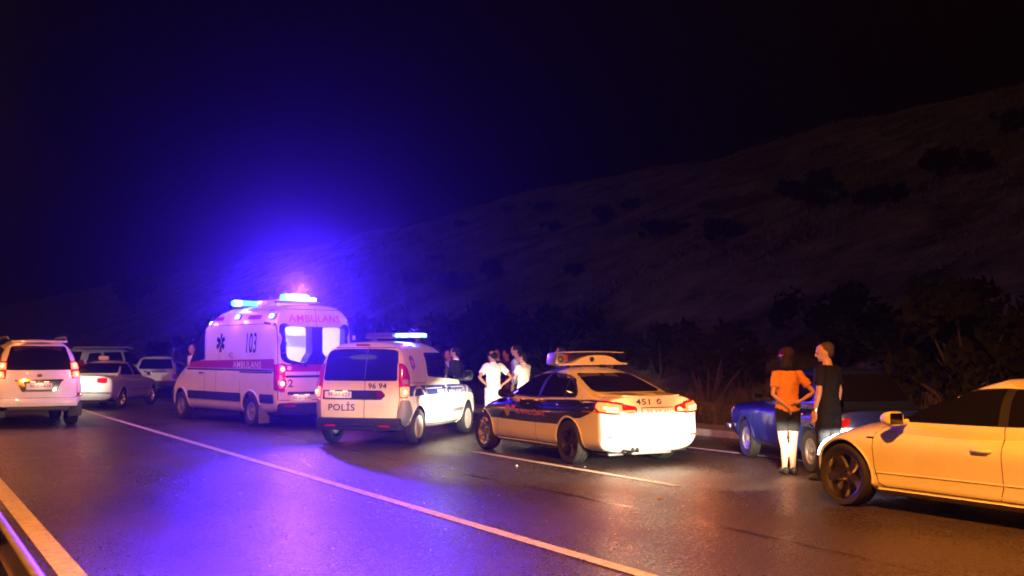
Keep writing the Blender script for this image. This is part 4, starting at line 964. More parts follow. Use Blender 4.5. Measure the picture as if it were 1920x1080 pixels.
    V = [c.hit((-.055, .945), 'B', .010)[0]] + [c.hit(q, 'B', .010)[0] for q in arc(-.055, .945, .028, 0, 345, 23)]
    for nm, m_, a, b in (('badge_quarter', mat('badge_blue', (.05, .15, .5), .3), 1, 6), ('badge_quarter', LETTERW, 7, 12), ('badge_quarter', MATS['badge_blue'], 13, 18), ('badge_quarter', LETTERW, 19, 24)):
        mb = MB(); mb.add(V, [(0, k, k + 1 if k < 24 else 1) for k in range(a, b + 1)]); mb.build(nm, m_, e, False)
    for y in (.455, .375):
        mb = MB(); mb.lathe([(.036, .16), (.036, 0), (.030, 0), (.030, .12), (0, .12)], (-2.33, y, .265), 'x', 20, False); c.add('tail_pipe', mb, CHROME)
    mb = MB(); mb.box((-2.06, 0, .205), (.20, .7, .05), None, .02); c.add('rear_diffuser', mb, GREYP)
    mb = MB(); mb.box((-1.75, .45, .20), (.35, .30, .10), None, .03); mb.tube([(-1.6, .42, .2), (-1.1, .42, .22)], .03, 8); c.add('silencer', mb, STEELW)
    # sides
    for sd, yy in (('L', .9), ('R', -.9)):
        nav = [(-2.02, .90), (-2.0, .955), (-1.7, .962), (-1.0, .945), (0, .918), (.9, .90), (1.5, .845), (1.95, .75), (2.08, .68), (1.98, .60), (1.90, .45)] + arc(1.536, .325, .395, 20, 142, 10) + [(1.16, .575), (0, .565), (-.88, .575)] + arc(-1.274, .325, .395, 40, 112, 8) + [(-1.62, .70), (-1.85, .77), (-1.95, .82)]
        c.patch('navy_band', nav, sd, NAVY, .003, .004, .06)
        if sd == 'L': c.patch('bonnet_film', [(1.0, -.70), (1.5, -.74), (1.95, -.62), (2.05, 0), (1.95, .62), (1.5, .74), (1.0, .70), (1.05, 0)], 'T', NAVY, .003, .004, .08)
        f1 = rounded([(.70, .975), (.42, 1.15), (.10, 1.275), (-.28, 1.325), (-.24, .975)], [.02, .12, .2, .02, .02])
        f2 = rounded([(-.33, .978), (-.37, 1.325), (-.72, 1.305), (-.92, 1.262), (-.98, .992)], [.02, .02, .2, .02, .02])
        f3 = rounded([(-1.015, .994), (-.97, 1.25), (-1.12, 1.175), (-1.27, 1.05), (-1.25, 1.01), (-1.20, 1.0)], [.02, .02, .1, .06, .04, .02])
        full = rounded([(.76, .962), (.44, 1.165), (.10, 1.295), (-.35, 1.345), (-.74, 1.325), (-.97, 1.275), (-1.16, 1.185), (-1.315, 1.05), (-1.28, .988), (-1.20, .982), (-.2, .958)], [.02, .2, .2, .3, .2, .1, .15, .06, .04, .02, .1])
        c.patch('window_frame', full, sd, BLACKP, .003, .012, .06)
        c.ribbon('window_trim', full + full[:1], .018, sd, CHROME, .007, hump=.003)
        for nm, q in (('front_side_window', f1), ('rear_side_window', f2), ('quarter_window', f3)): c.patch(nm, q, sd, GLASS, .007, .01, .06)
        c.lines('shut_line', [[(1.02, .34), (.98, .60), (.94, .93)], [(-.28, .26), (-.29, .97)], [(-.98, .60), (-1.10, .75), (-1.02, .98)], [(1.0, .27), (-.85, .27), (-.98, .60)]], sd, .008)
        for x in (-.05, -1.0): handle(c, (x, .845 + (.02 if x < -.5 else 0)), sd, NAVY, .21)
        c.ribbon('shoulder_crease', [(1.0 - .1 * i, .80 + .0022 * i) for i in range(28)], .012, sd, NAVY, .004, hump=.004)
        if sd == 'L':
            c.text('YOL PATRUL XİDMƏTİ', (-.09, .725), .98, .105, sd, ORANGEL, .006, .012); c.text('www.dyp.gov.az', (-1.86, .80), .38, .045, sd, ORANGEL, .006, .01)
        else: c.text('YOL PATRUL XİDMƏTİ', (.15, .725), .98, .105, sd, ORANGEL, .006, .012)
        b = c.patch('crest', rounded([(.65, .60), (.73, .67), (.73, .79), (.65, .81), (.57, .79), (.57, .67)], .03), sd, mat('crest_bronze', (.35, .17, .06), .4), .006, .004, .05)
        c.patch('crest_flag', [(.52, .75), (.40, .75), (.40, .80), (.52, .80)], sd, REDL, .006, .004, .05)
        c.patch('headlamp', rounded([(1.82, .62), (2.12, .58), (2.16, .66), (1.95, .72)], .03), sd, mat('clear_lens', (.5, .5, .5), .08), .006, .02, .05)
        mirror_pod(c, (.63, yy * 1.09, 1.00), (.15, .22, .145), BLACKP, arm=(.60, yy * .86, .96))
        c.patch('sill', rounded([(-.86, .19), (1.12, .19), (1.12, .25), (-.86, .25)], .02), sd, WHITE, .012, .02, .1)
    c.patch('windscreen', rounded([(-.54, 1.36), (.54, 1.36), (.70, 1.0), (-.70, 1.0)], .08), 'F', GLASS, .006, .02, .1)
    for sg in (1, -1): c.patch('grille', rounded([(sg * .06, .48), (sg * .34, .48), (sg * .36, .64), (sg * .06, .66)], .05), 'F', BLACKP, .01, .02, .08)
    # light bar: two boards and an end pod
    X = -.42
    lower = spline([(.64, 1.475), (.52, 1.485), (.36, 1.50), (.22, 1.565), (.05, 1.61), (-.18, 1.615), (-.36, 1.585), (-.48, 1.52), (-.56, 1.495), (-.66, 1.49)], 4) + [(-.66, 1.465), (.64, 1.455)]
    mb = MB(); mb.prism([(p[0], p[1]) for p in lower], X - .15, X + .15, 'x'); b = c.add('light_bar', mb, WHITE2, sharp=30)
    q = MB()
    for i in range(8): q.box((X - .02, .53 - 1.1 * (i + .5) / 8, 1.672 - .0009 * (i - 3.5) ** 2), (.34, 1.1 / 8 + .002, .013)); 
    q.build('top_board', mat('grey_white_board', (.6, .58, .55), .35), b)
    q = MB(); q.box((X + .04, -.02, 1.60), (.18, .9, .13), None, .02); q.build('lamp_housing', BLACKP, b)
    q = MB(); q.box((X, .585, 1.55), (.30, .19, .19), Matrix.Rotation(R(10), 3, 'X'), .03); q.build('speaker_pod', mat('pod_silver', (.5, .5, .5), .3, .7), b)
    q = MB(); q.lathe([(.05, .012), (.05, -.004), (.036, -.004), (.030, .004), (0, .004)], (X - .152, .60, 1.555), 'x', 16, False); q.build('speaker_grille', BLACKP, b)
    q = MB(); q.box((X, .46, 1.575), (.24, .04, .15), None, .012); q.build('red_lens', mat('red_bar_lens', (.4, .01, .03), .15, coat=.5), b)
    q = MB(); q.lathe([(.04, .01), (.04, -.006), (.03, -.006), (.028, .002), (0, .002)], (X - .153, .02, 1.552), 'x', 18, False); q.build('camera_port', BLACKP, b)
    for y in (.36, -.40):
        q = MB(); q.box((X, y, 1.44), (.20, .06, .06), None, .015); q.build('bar_foot', GREYP, b)
    mb = MB(); mb.box((-.83, -.02, 1.445), (.16, .05, .05), None, .018); c.add('roof_aerial', mb, BLACKP)
    # interior dashboard glow pieces stay dark; dipped headlamps on
    for sg in (1, -1): low_beam((2.36, sg * .66, .62), 700, c.root, .4, 110, cut=(.08, .45))
    under(c, -2.05, 2.0, .70, .28)
    for x in (-1.274, 1.536):
        for sg in (1, -1): c.wheel(x, sg * .795, .325, .215, .225, 'star', DARKALLOY if x < 0 else ALLOY)
    lips(c, AR, WHITE, .03, .006)
    return c

# ---- white coupe-saloon in the foreground -----------------------------------
def fastback():
    c = Car('fastback_car', 'white fastback car with dark five spoke wheels and headlamps on behind the woman', 'car', (9.92, 7.15), 90)
    lo = shell([(.18, -2.10), (.35, -2.33), (.6, -2.36), (.85, -2.34), (.98, -2.25)], [(.18, 2.10), (.32, 2.25), (.50, 2.28), (.62, 2.265), (.72, 2.21), (.80, 2.10), (.88, 1.9), (.95, 1.6)],
               [(-2.35, .24), (-1.9, .18), (0, .165), (1.7, .165), (2.35, .20)], [(-2.35, .98), (-2.0, 1.0), (-1.4, .975), (-.5, .94), (.4, .925), (.95, .935), (1.4, .895), (1.9, .835), (2.15, .78), (2.36, .72)],
               [(-2.35, .80), (-1.9, .88), (-1.3, .925), (-.4, .905), (.4, .905), (1.4, .925), (1.9, .885), (2.2, .82), (2.36, .74)], [(0, .915), (.07, .95), (.16, .965), (.24, .958), (.45, .975), (.72, 1.), (.86, .985), (.94, .95), (1, .88)], (.18, .96), n=6.5, Dr=.2, Df=.46, p=2.6, fil=.05, crown=.05, nu=76, mw=26)
    cab = shell([(.7, -2.2), (.92, -2.05), (1.05, -1.72), (1.2, -1.2), (1.32, -.72), (1.39, -.3)], [(.6, 1.7), (.9, 1.22), (1.05, .92), (1.2, .56), (1.32, .20), (1.39, -.1)],
                [(-3, .6), (3, .6)], [(-2.0, 1.22), (-1.2, 1.34), (-.6, 1.388), (-.2, 1.395), (.3, 1.36), (1.3, 1.25)], [(-2.1, .62), (-1.3, .77), (-.5, .84), (0, .85), (.6, .835), (1.4, .76)],
                [(0, 1.), (.40, .985), (.58, .925), (.8, .815), (.93, .73), (1, .67)], (.6, 1.39), n=5.5, Dr=.2, Df=.26, p=2.4, fil=.06, crown=.04, mw=22, nc=12, nu=70)
    AR = [(-1.355, .335, .385, .925), (1.455, .335, .385, .925)]
    c.body([lo, cab], WHITE, AR, None, .30)
    for sd, yy in (('L', .92), ('R', -.92)):
        full = rounded([(.88, .942), (.52, 1.13), (.18, 1.268), (-.3, 1.315), (-.8, 1.285), (-1.15, 1.195), (-1.40, 1.08), (-1.48, 1.02), (-1.42, .985), (-.5, .955)], [.02, .2, .2, .3, .2, .1, .15, .06, .04, .1])
        c.patch('window_frame', full, sd, BLACKP, .003, .012, .06)
        for nm, q in (('front_side_window', [(.80, .955), (.50, 1.118), (.16, 1.252), (-.36, 1.298), (-.42, .962)]), ('rear_side_window', [(-.52, .965), (-.46, 1.298), (-.82, 1.265), (-1.12, 1.185), (-1.34, 1.08), (-1.42, 1.03), (-1.37, .998)])):
            c.patch(nm, rounded(q, [.02, .2, .2, .02, .02] if len(q) == 5 else [.02, .02, .2, .1, .1, .05, .04]), sd, GLASS, .008, .01, .06)
        c.lines('shut_line', [[(.98, .30), (1.02, .45), (1.02, .86), (.97, .90)], [(-.46, .27), (-.50, .40), (-.505, .75), (-.49, .95)], [(-1.20, .70), (-1.0, .45), (-.92, .29)], [(-1.20, .70), (-1.28, .85), (-1.30, .97)], [(.98, .30), (.90, .265), (-.85, .265), (-.92, .29)]], sd, .009)
        for x in (-.28, -1.22): 
            handle(c, (x, .725 + (.015 if x < -1 else 0)), sd, WHITE, .23, .03)
        c.ribbon('lower_crease', [(1.0 - .1 * i, .405 + .001 * i) for i in range(20)], .02, sd, WHITE, .002, hump=.006)
        c.patch('side_marker', rounded([(1.02, .755), (1.11, .755), (1.11, .768), (1.02, .768)], .003), sd, BLACKP, .006, .006)
        c.patch('sill', rounded([(-.92, .185), (1.02, .185), (1.02, .245), (-.92, .25)], .02), sd, WHITE, .02, .03, .1)
        fx_ = 'FL' if sd == 'L' else 'FR'; k_ = 1 if sd == 'L' else -1; f_ = lambda q: [(k_ * a_, z_) for a_, z_ in q]
        h = c.patch('headlamp', rounded(f_([(1.25, .545), (1.03, .55), (.91, .62), (.89, .70), (1.0, .705), (1.25, .655)]), .03), fx_, mat('clear_lens', (.5, .5, .5), .08), .010, .02, .03)
        c.patch('lit_lens', rounded(f_([(1.22, .56), (1.05, .565), (.94, .63), (.94, .675), (1.22, .635)]), .02), fx_, HEAD_ON, .022, .01, .03, parent=h)
        c.patch('lit_side_lens', rounded([(1.83, .715), (1.815, .62), (1.87, .52), (1.98, .50), (2.03, .62), (1.95, .725)], .02), sd, HEAD_ON, .012, .01, .03, parent=h)
        c.patch('fog_lamp', rounded([(2.12, .36), (2.22, .34), (2.22, .40), (2.14, .42)], .02), sd, BLACKP, .006, .01)
        w = mirror_pod(c, (.70, yy * 1.10, .985), (.17, .23, .15), WHITE, arm=(.66, yy * .85, .945))
    for sg in (1, -1):
        low_beam((2.36, sg * .66, .615), 3400 if sg > 0 else 1200, c.root, .55, 104, 0., cut=(.02, .08))
        c.patch('tail_lamp', rounded([(sg * .64, .90), (sg * .36, .87), (sg * .36, .77), (sg * .64, .75)], .03), 'B', REDLENS, .012, .02, .06)
    c.patch('grille', rounded([(-.40, .30), (.40, .30), (.46, .50), (.36, .64), (-.36, .64), (-.46, .50)], .06), 'F', BLACKP, .012, .02, .08)
    c.patch('windscreen', rounded([(-.54, 1.30), (.54, 1.30), (.72, .97), (-.72, .97)], .08), 'F', GLASS, .006, .02, .1)
    c.patch('rear_window', rounded([(.48, 1.30), (-.48, 1.30), (-.60, 1.06), (.60, 1.06)], .06), 'B', GLASS, .006, .02, .08)
    plate(c, (0, .60), .52, .11, 'B', '')
    under(c, -2.0, 2.0, .70, .28)
    for x in (-1.355, 1.455):
        for sg in (1, -1): c.wheel(x, sg * .80, .335, .24, .255, 'five', GREYALLOY)
    lips(c, AR, WHITE, .03, .006)
    return c

# ---- old blue saloon ---------------------------------------------------------
def blue_saloon():
    c = Car('old_saloon', 'old boxy dark blue saloon with grey steel wheels parked beside the verge', 'car', (12.19, 11.95), 69.2)
    lo = shell([(.25, -1.98), (.45, -2.04), (.75, -2.03), (.92, -2.0)], [(.25, 1.98), (.45, 2.03), (.75, 2.02), (.86, 1.98)],
               [(-2.05, .34), (-1.6, .26), (0, .22), (1.6, .24), (2.05, .32)], [(-2.05, .90), (-1.2, .925), (0, .93), (.7, .935), (1.2, .90), (1.9, .855), (2.05, .84)],
               [(-2.05, .75), (-1.5, .79), (0, .805), (1.4, .79), (2.05, .75)], [(0, .92), (.2, .97), (.5, 1.), (.75, .99), (.93, .955), (1, .93)], (.25, .92), n=9, Dr=.07, Df=.09, p=4, fil=.03, crown=.025)
    cab = shell([(.6, -1.75), (.92, -1.52), (1.2, -1.22), (1.38, -1.02), (1.43, -.88)], [(.6, 1.05), (.92, .80), (1.15, .52), (1.36, .26), (1.43, .12)],
                [(-3, .6), (3, .6)], [(-1.7, 1.37), (-.9, 1.415), (-.2, 1.43), (.3, 1.40), (.9, 1.33)], [(-1.6, .66), (-1.0, .71), (0, .725), (.5, .71), (.9, .66)],
                [(0, 1.), (.4, 1.), (.7, .92), (.9, .84), (1, .78)], (.6, 1.43), n=8, Dr=.09, Df=.12, p=3, fil=.05, crown=.03, mw=22)
    AR = [(-1.17, .30, .345, .80), (1.25, .30, .345, .80)]
    c.body([lo, cab], BLUEP, AR, None, .26)
    for sd, yy in (('L', .8), ('R', -.8)):
        for nm, q in (('front_side_window', [(.52, .955), (.26, 1.23), (.12, 1.335), (-.28, 1.345), (-.30, .955)]), ('rear_side_window', [(-.38, .955), (-.36, 1.345), (-.88, 1.325), (-1.10, 1.06), (-1.12, .965)])):
            c.patch('window_trim', rounded([(p[0] * 1.0, p[1]) for p in q], .04), sd, CHROME, .004, .01, .07)
            k = sum(p[0] for p in q) / 5, sum(p[1] for p in q) / 5
            c.patch(nm, rounded([(k[0] + (p[0] - k[0]) * .94, k[1] + (p[1] - k[1]) * .93) for p in q], .04), sd, GLASS, .008, .01, .07)
        c.lines('shut_line', [[(.66, .30), (.68, .60), (.58, .93)], [(-.33, .30), (-.34, .95)], [(-.82, .62), (-1.10, .70), (-1.14, .95)], [(.66, .30), (-.80, .30), (-.82, .62)]], sd, .009)
        for x in (-.2, -.98): handle(c, (x, .80), sd, CHROME, .16)
        c.ribbon('side_trim', [(1.9 - .1 * i, .52) for i in range(4)] , .02, sd, CHROME, .005, hump=.004)
        c.patch('side_indicator', rounded([(1.88, .735), (1.97, .735), (1.97, .765), (1.88, .765)], .005), sd, mat('amber_lens', (.6, .2, .02), .2), .006, .01)
        mirror_pod(c, (.50, yy * 1.08, 1.00), (.06, .17, .10), BLACKP, arm=(.50, yy * .84, .95))
    for sg in (1, -1):
        mb = MB(); mb.box((2.03, sg * .60, .66), (.05, .24, .15), None, .02); c.add('headlamp', mb, mat('clear_lens', (.5, .5, .5), .08))
        t = c.patch('tail_lamp', rounded([(sg * .73, .78), (sg * .60, .78), (sg * .60, .60), (sg * .73, .60)], .02), 'B', REDLENS, .012, .02, .06)
        c.patch('reverse_lens', rounded([(sg * .72, .67), (sg * .61, .67), (sg * .61, .61), (sg * .72, .61)], .01), 'B', mat('white_lens', (.3, .3, .3), .2), .018, .01, .06, parent=t)
        c.patch('lamp_wrap', rounded([(-2.0, .79), (-1.93, .79), (-1.93, .60), (-2.0, .60)], .01), 'L' if sg > 0 else 'R', REDLENS, .006, .01, .05, parent=t)
    for x, s_ in ((2.08, 1), (-2.08, -1)):
        mb = MB(); mb.box((x, 0, .45), (.07, 1.58, .10), None, .02)
        for sg in (1, -1): mb.box((x - s_ * .10, sg * .79, .45), (.24, .05, .10), None, .02)
        c.add('front_bumper' if s_ > 0 else 'rear_bumper', mb, CHROME)
    c.patch('grille', rounded([(-.46, .56), (.46, .56), (.46, .76), (-.46, .76)], .02), 'F', BLACKP, .008, .02, .1)
    c.patch('windscreen', rounded([(-.58, 1.35), (.58, 1.35), (.66, .96), (-.66, .96)], .06), 'F', GLASS, .006, .02, .1)
    c.patch('rear_window', rounded([(.54, 1.35), (-.54, 1.35), (-.61, .99), (.61, .99)], .06), 'B', GLASS, .006, .02, .1)
    plate(c, (0, .62), .50, .11, 'B', '')
    under(c, -1.8, 1.8, .62, .32)
    for x in (-1.17, 1.25):
        for sg in (1, -1): c.wheel(x, sg * .70, .30, .17, .175, 'steel', STEELW)
    lips(c, AR, BLUEP, .05, .014)
    return c

# ---- estate off-roaders ------------------------------------------------------
def offroader(name, label, loc, head, lit, txt, paintm=WHITE, near=True):
    c = Car(name, label, 'car', loc, head); c.root.scale = (1, 1, 1.06 if lit else 1)
    lo = shell([(.35, -2.24), (.5, -2.37), (.75, -2.38), (1.1, -2.34), (1.2, -2.3)], [(.35, 2.26), (.6, 2.38), (.9, 2.33), (1.1, 2.1)],
               [(-2.4, .44), (-1.9, .38), (0, .36), (1.8, .38), (2.4, .42)], [(-2.4, 1.16), (0, 1.14), (1.0, 1.14), (1.8, 1.08), (2.4, .95)],
               [(-2.4, .86), (-1.8, .935), (0, .94), (1.5, .93), (2.4, .80)], [(0, .92), (.15, .965), (.5, 1.), (.8, .985), (1, .95)], (.38, 1.16), n=7, Dr=.16, Df=.35, p=3, fil=.06, crown=.03)
    cab = shell([(.8, -2.37), (1.15, -2.34), (1.5, -2.22), (1.75, -2.08), (1.85, -1.95)], [(.8, 1.6), (1.12, 1.18), (1.4, .80), (1.65, .48), (1.82, .1)],
                [(-3, .7), (3, .7)], [(-2.4, 1.80), (-1.6, 1.845), (-.5, 1.86), (.2, 1.83), (1., 1.7)], [(-2.4, .80), (-1.8, .86), (0, .87), (1.2, .78)],
                [(0, 1.), (.40, .99), (.6, .94), (.85, .81), (1, .72)], (.7, 1.85), n=5.5, Dr=.16, Df=.2, p=2.6, fil=.07, crown=.04, mw=22, nc=12)
    AR = [(-1.39, .40, .45, .93), (1.40, .40, .45, .93)]
    c.body([lo, cab], paintm, AR, None, .3)
    gm = BLACKP
    c.patch('rear_window', rounded([(.56, 1.70), (-.56, 1.70), (-.72, 1.20), (.72, 1.20)], [.06, .06, .05, .05]), 'B', GLASS, .007, .02, .08)
    mb = MB(); mb.box((-2.11, 0, 1.80), (.22, 1.16, .045), None, .018); c.add('roof_spoiler', mb, paintm)
    c.lines('tailgate_seam', [[(.80, .62), (.80, 1.15), (.72, 1.72)], [(-.80, .62), (-.80, 1.15), (-.72, 1.72)], [(.80, .62), (-.80, .62)]], 'B', .012)
    pan = c.patch('plate_recess', rounded([(.46, .98), (-.46, .98), (-.36, .75), (.36, .75)], .03), 'B', GREYP if near else paintm, .006, .012, .08)
    c.patch('plate_garnish', rounded([(.50, 1.0), (-.50, 1.0), (-.48, .965), (.48, .965)], .01), 'B', CHROME, .03, .03, .1)
    for sg in (1, -1): c.patch('chrome_trim', rounded([(sg * .46, .97), (sg * .34, .97), (sg * .26, .76), (sg * .34, .76)], .02), 'B', CHROME, .014, .01, .08)
    plate(c, (0, .86), .54, .13, 'B', txt, off=.016)
    if lit:
        for q in (.14, -.14):
            mb = MB(); mb.box((-2.41, q, .955), (.03, .10, .014)); c.add('plate_lamp', mb, PLATELAMP)
        lamp('plate_light', 'SPOT', (-2.47, 0, .97), 1.2, (1, .6, .3), c.root, .02, (0, R(-10), 0), R(150))
    e = c.patch('round_badge', [(.055 * math.cos(R(a)), 1.085 + .035 * math.sin(R(a))) for a in range(0, 360, 20)], 'B', CHROME, .008, .01, .05)
    for sg in (1, -1):
        sd = 'L' if sg > 0 else 'R'
        cx_ = 'CL' if sg > 0 else 'CR'; f_ = lambda q: [(sg * a_, z_) for a_, z_ in q]
        t = c.patch('tail_lamp', rounded(f_([(1.13, 1.02), (.86, 1.03), (.84, 1.18), (.94, 1.38), (1.08, 1.38)]), .03), cx_, REDLENS, .010, .03, .05, bulge=.01)
        if lit:
            for z in (1.10, 1.28):
                c.patch('lit_lens', rounded(f_([(1.10, z - .07), (.90, z - .07), (.92, z + .07), (1.06, z + .07)]), .03), cx_, TAIL_ON, .026, .01, .05, parent=t)
                mb = MB(); p, n_ = c.hit((sg * 1.02, z), cx_, .03); mb.lathe([(0, -.014), (.03, -.006), (.04, .006)], p, 'x', 14, False); mb.build('bulb', TAIL_HOT, t)
            lamp('tail_light', 'POINT', (-2.46, sg * .88, 1.2), 9., (1, .2, .07), c.root, .06)
        mb = MB(); p, n_ = c.hit((sg * .83, .68), 'B', .004); mb.box(p, (.02, .16, .07), None, .006); c.add('reflector', mb, REDLENS)
        mb = MB(); mb.box((-1.95, sg * .80, .36), (.04, .30, .30), None, .01); c.add('mud_flap', mb, BLACKP)
        mb = MB(); mb.tube([(-1.75, sg * .60, 1.855), (-1.65, sg * .61, 1.90), (.1, sg * .62, 1.895), (.3, sg * .62, 1.84)], .022, 8); c.add('roof_rail', mb, GREYP if lit else paintm)
        for nm, q in (('rear_quarter_window', [(-1.22, 1.20), (-1.24, 1.66), (-1.75, 1.64), (-1.98, 1.24)]), ('rear_side_window', [(-.28, 1.18), (-.30, 1.69), (-1.10, 1.68), (-1.10, 1.19)]), ('front_side_window', [(.92, 1.17), (.44, 1.62), (.22, 1.69), (-.18, 1.70), (-.18, 1.17)])):
            c.patch(nm, rounded(q, .06), sd, GLASS, .007, .02, .07)
        c.lines('shut_line', [[(1.02, .5), (.98, 1.14)], [(-.23, .46), (-.23, 1.7)], [(-.95, .75), (-1.15, 1.0), (-1.15, 1.68)], [(1.02, .5), (-.85, .46), (-.95, .75)]], sd, .010)
        handle(c, (-.10, 1.02), sd, paintm); handle(c, (-1.02, 1.03), sd, paintm)
        mirror_pod(c, (.92, sg * 1.06, 1.22), (.13, .22, .18), paintm, arm=(.88, sg * .82, 1.15))
        c.patch('headlamp', rounded([(1.9, .82), (2.25, .78), (2.2, .98), (1.95, 1.02)], .04), sd, mat('clear_lens', (.5, .5, .5), .08), .008, .02, .06)
        if lit: low_beam((2.46, sg * .70, .86), 1200, c.root, .9, 96)
    mb = MB(); mb.box((-2.34, 0, .53), (.16, 1.62, .19), None, .06); c.add('rear_bumper', mb, paintm)
    mb = MB(); mb.box((-2.1, 0, .40), (.5, 1.3, .10), None, .03); mb.tube([(-2.36, -.55, .37), (-1.8, -.5, .38)], .035, 10); c.add('tow_frame', mb, BLACKP)
    c.patch('windscreen', rounded([(-.58, 1.70), (.58, 1.70), (.74, 1.20), (-.74, 1.20)], .08), 'F', GLASS, .006, .02, .1)
    under(c, -2.0, 2.0, .72, .46)
    for x in (-1.39, 1.40):
        for sg in (1, -1): c.wheel(x, sg * .80, .385, .25, .235, 'seven', ALLOY)
    lips(c, AR, paintm, .06, .016)
    return c

# ---- saloons behind ----------------------------------------------------------
def saloon(name, label, loc, head, paintm, rimm, sign=False, txt=''):
    c = Car(name, label, 'car', loc, head)
    lo = shell([(.2, -2.12), (.4, -2.25), (.7, -2.25), (1.0, -2.2)], [(.2, 2.1), (.45, 2.25), (.7, 2.15), (.9, 1.9)],
               [(-2.25, .28), (0, .2), (2.25, .26)], [(-2.25, 1.0), (-1.6, 1.01), (0, .96), (.8, .95), (1.6, .88), (2.25, .68)],
               [(-2.25, .78), (-1.5, .86), (0, .87), (1.5, .86), (2.25, .74)], [(0, .91), (.2, .97), (.55, 1.), (.85, .97), (1, .92)], (.2, 1.0), n=6.5, Dr=.15, Df=.35, p=3, fil=.05, crown=.03, nu=40)
    cab = shell([(.6, -1.95), (1., -1.6), (1.2, -1.22), (1.36, -.85), (1.42, -.5)], [(.6, 1.3), (.96, .98), (1.15, .65), (1.34, .3), (1.42, 0)],
                [(-3, .6), (3, .6)], [(-1.8, 1.32), (-.9, 1.395), (-.2, 1.425), (.4, 1.39), (1, 1.3)], [(-1.8, .66), (-1., .76), (0, .79), (.9, .72)],
                [(0, 1.), (.42, .985), (.7, .88), (.92, .76), (1, .7)], (.6, 1.42), n=5.5, Dr=.14, Df=.2, p=2.5, fil=.06, crown=.03, nu=40)
    AR = [(-1.30, .31, .355, .86), (1.35, .31, .355, .86)]
    c.body([lo, cab], paintm, AR, None, .27)
    c.patch('rear_window', rounded([(.54, 1.34), (-.54, 1.34), (-.66, 1.05), (.66, 1.05)], .05), 'B', GLASS, .006, .015, .08)
    c.lines('boot_seam', [[(.62, 1.0), (.56, .72), (-.56, .72), (-.62, 1.0)]], 'B', .010)
    plate(c, (0, .80), .50, .11, 'B', txt, off=.010)
    mb = MB(); mb.box((-2.24, 0, .50), (.06, 1.5, .05), None, .015); c.add('bumper_strip', mb, GREYP)
    for sg in (1, -1):
        sd = 'L' if sg > 0 else 'R'
        t = c.patch('tail_lamp', rounded([(sg * .66, .93), (sg * .40, .92), (sg * .40, .78), (sg * .66, .77)], .03), 'B', REDLENS, .012, .02, .05)
        for nm, q in (('rear_side_window', [(-.30, .985), (-.32, 1.33), (-.80, 1.31), (-1.22, 1.02)]), ('front_side_window', [(.68, .98), (.30, 1.22), (.05, 1.32), (-.22, 1.335), (-.20, .98)])):
            c.patch(nm, rounded(q, .05), sd, GLASS, .007, .012, .07)
        c.lines('shut_line', [[(.92, .3), (.88, .94)], [(-.25, .28), (-.26, .98)], [(-.92, .55), (-1.05, .75), (-1.0, .98)], [(.92, .3), (-.85, .28), (-.92, .55)]], sd, .008)
        c.ribbon('side_trim', [(.95 - .1 * i, .55) for i in range(18)], .03, sd, GREYP, .006, hump=.004)
        handle(c, (-.08, .84), sd, paintm, .18); handle(c, (-.98, .86), sd, paintm, .18)
        mirror_pod(c, (.66, sg * .96, 1.02), (.12, .18, .12), paintm, arm=(.62, sg * .78, .97))
        c.patch('headlamp', rounded([(1.85, .62), (2.08, .58), (2.08, .70), (1.9, .76)], .03), sd, mat('clear_lens', (.5, .5, .5), .08), .006, .02, .05)
    c.patch('windscreen', rounded([(-.54, 1.34), (.54, 1.34), (.68, 1.0), (-.68, 1.0)], .08), 'F', GLASS, .006, .02, .1)
    if sign:
        mb = MB(); mb.box((-.35, .12, 1.50), (.12, .32, .13), None, .05); c.add('roof_sign', mb, LETTERW)
    under(c, -2.0, 1.9, .66, .3)
    for x in (-1.30, 1.35):
        for sg in (1, -1): c.wheel(x, sg * .755, .31, .20, .21, 'seven', rimm)
    lips(c, AR, paintm, .03, .008)
    return c

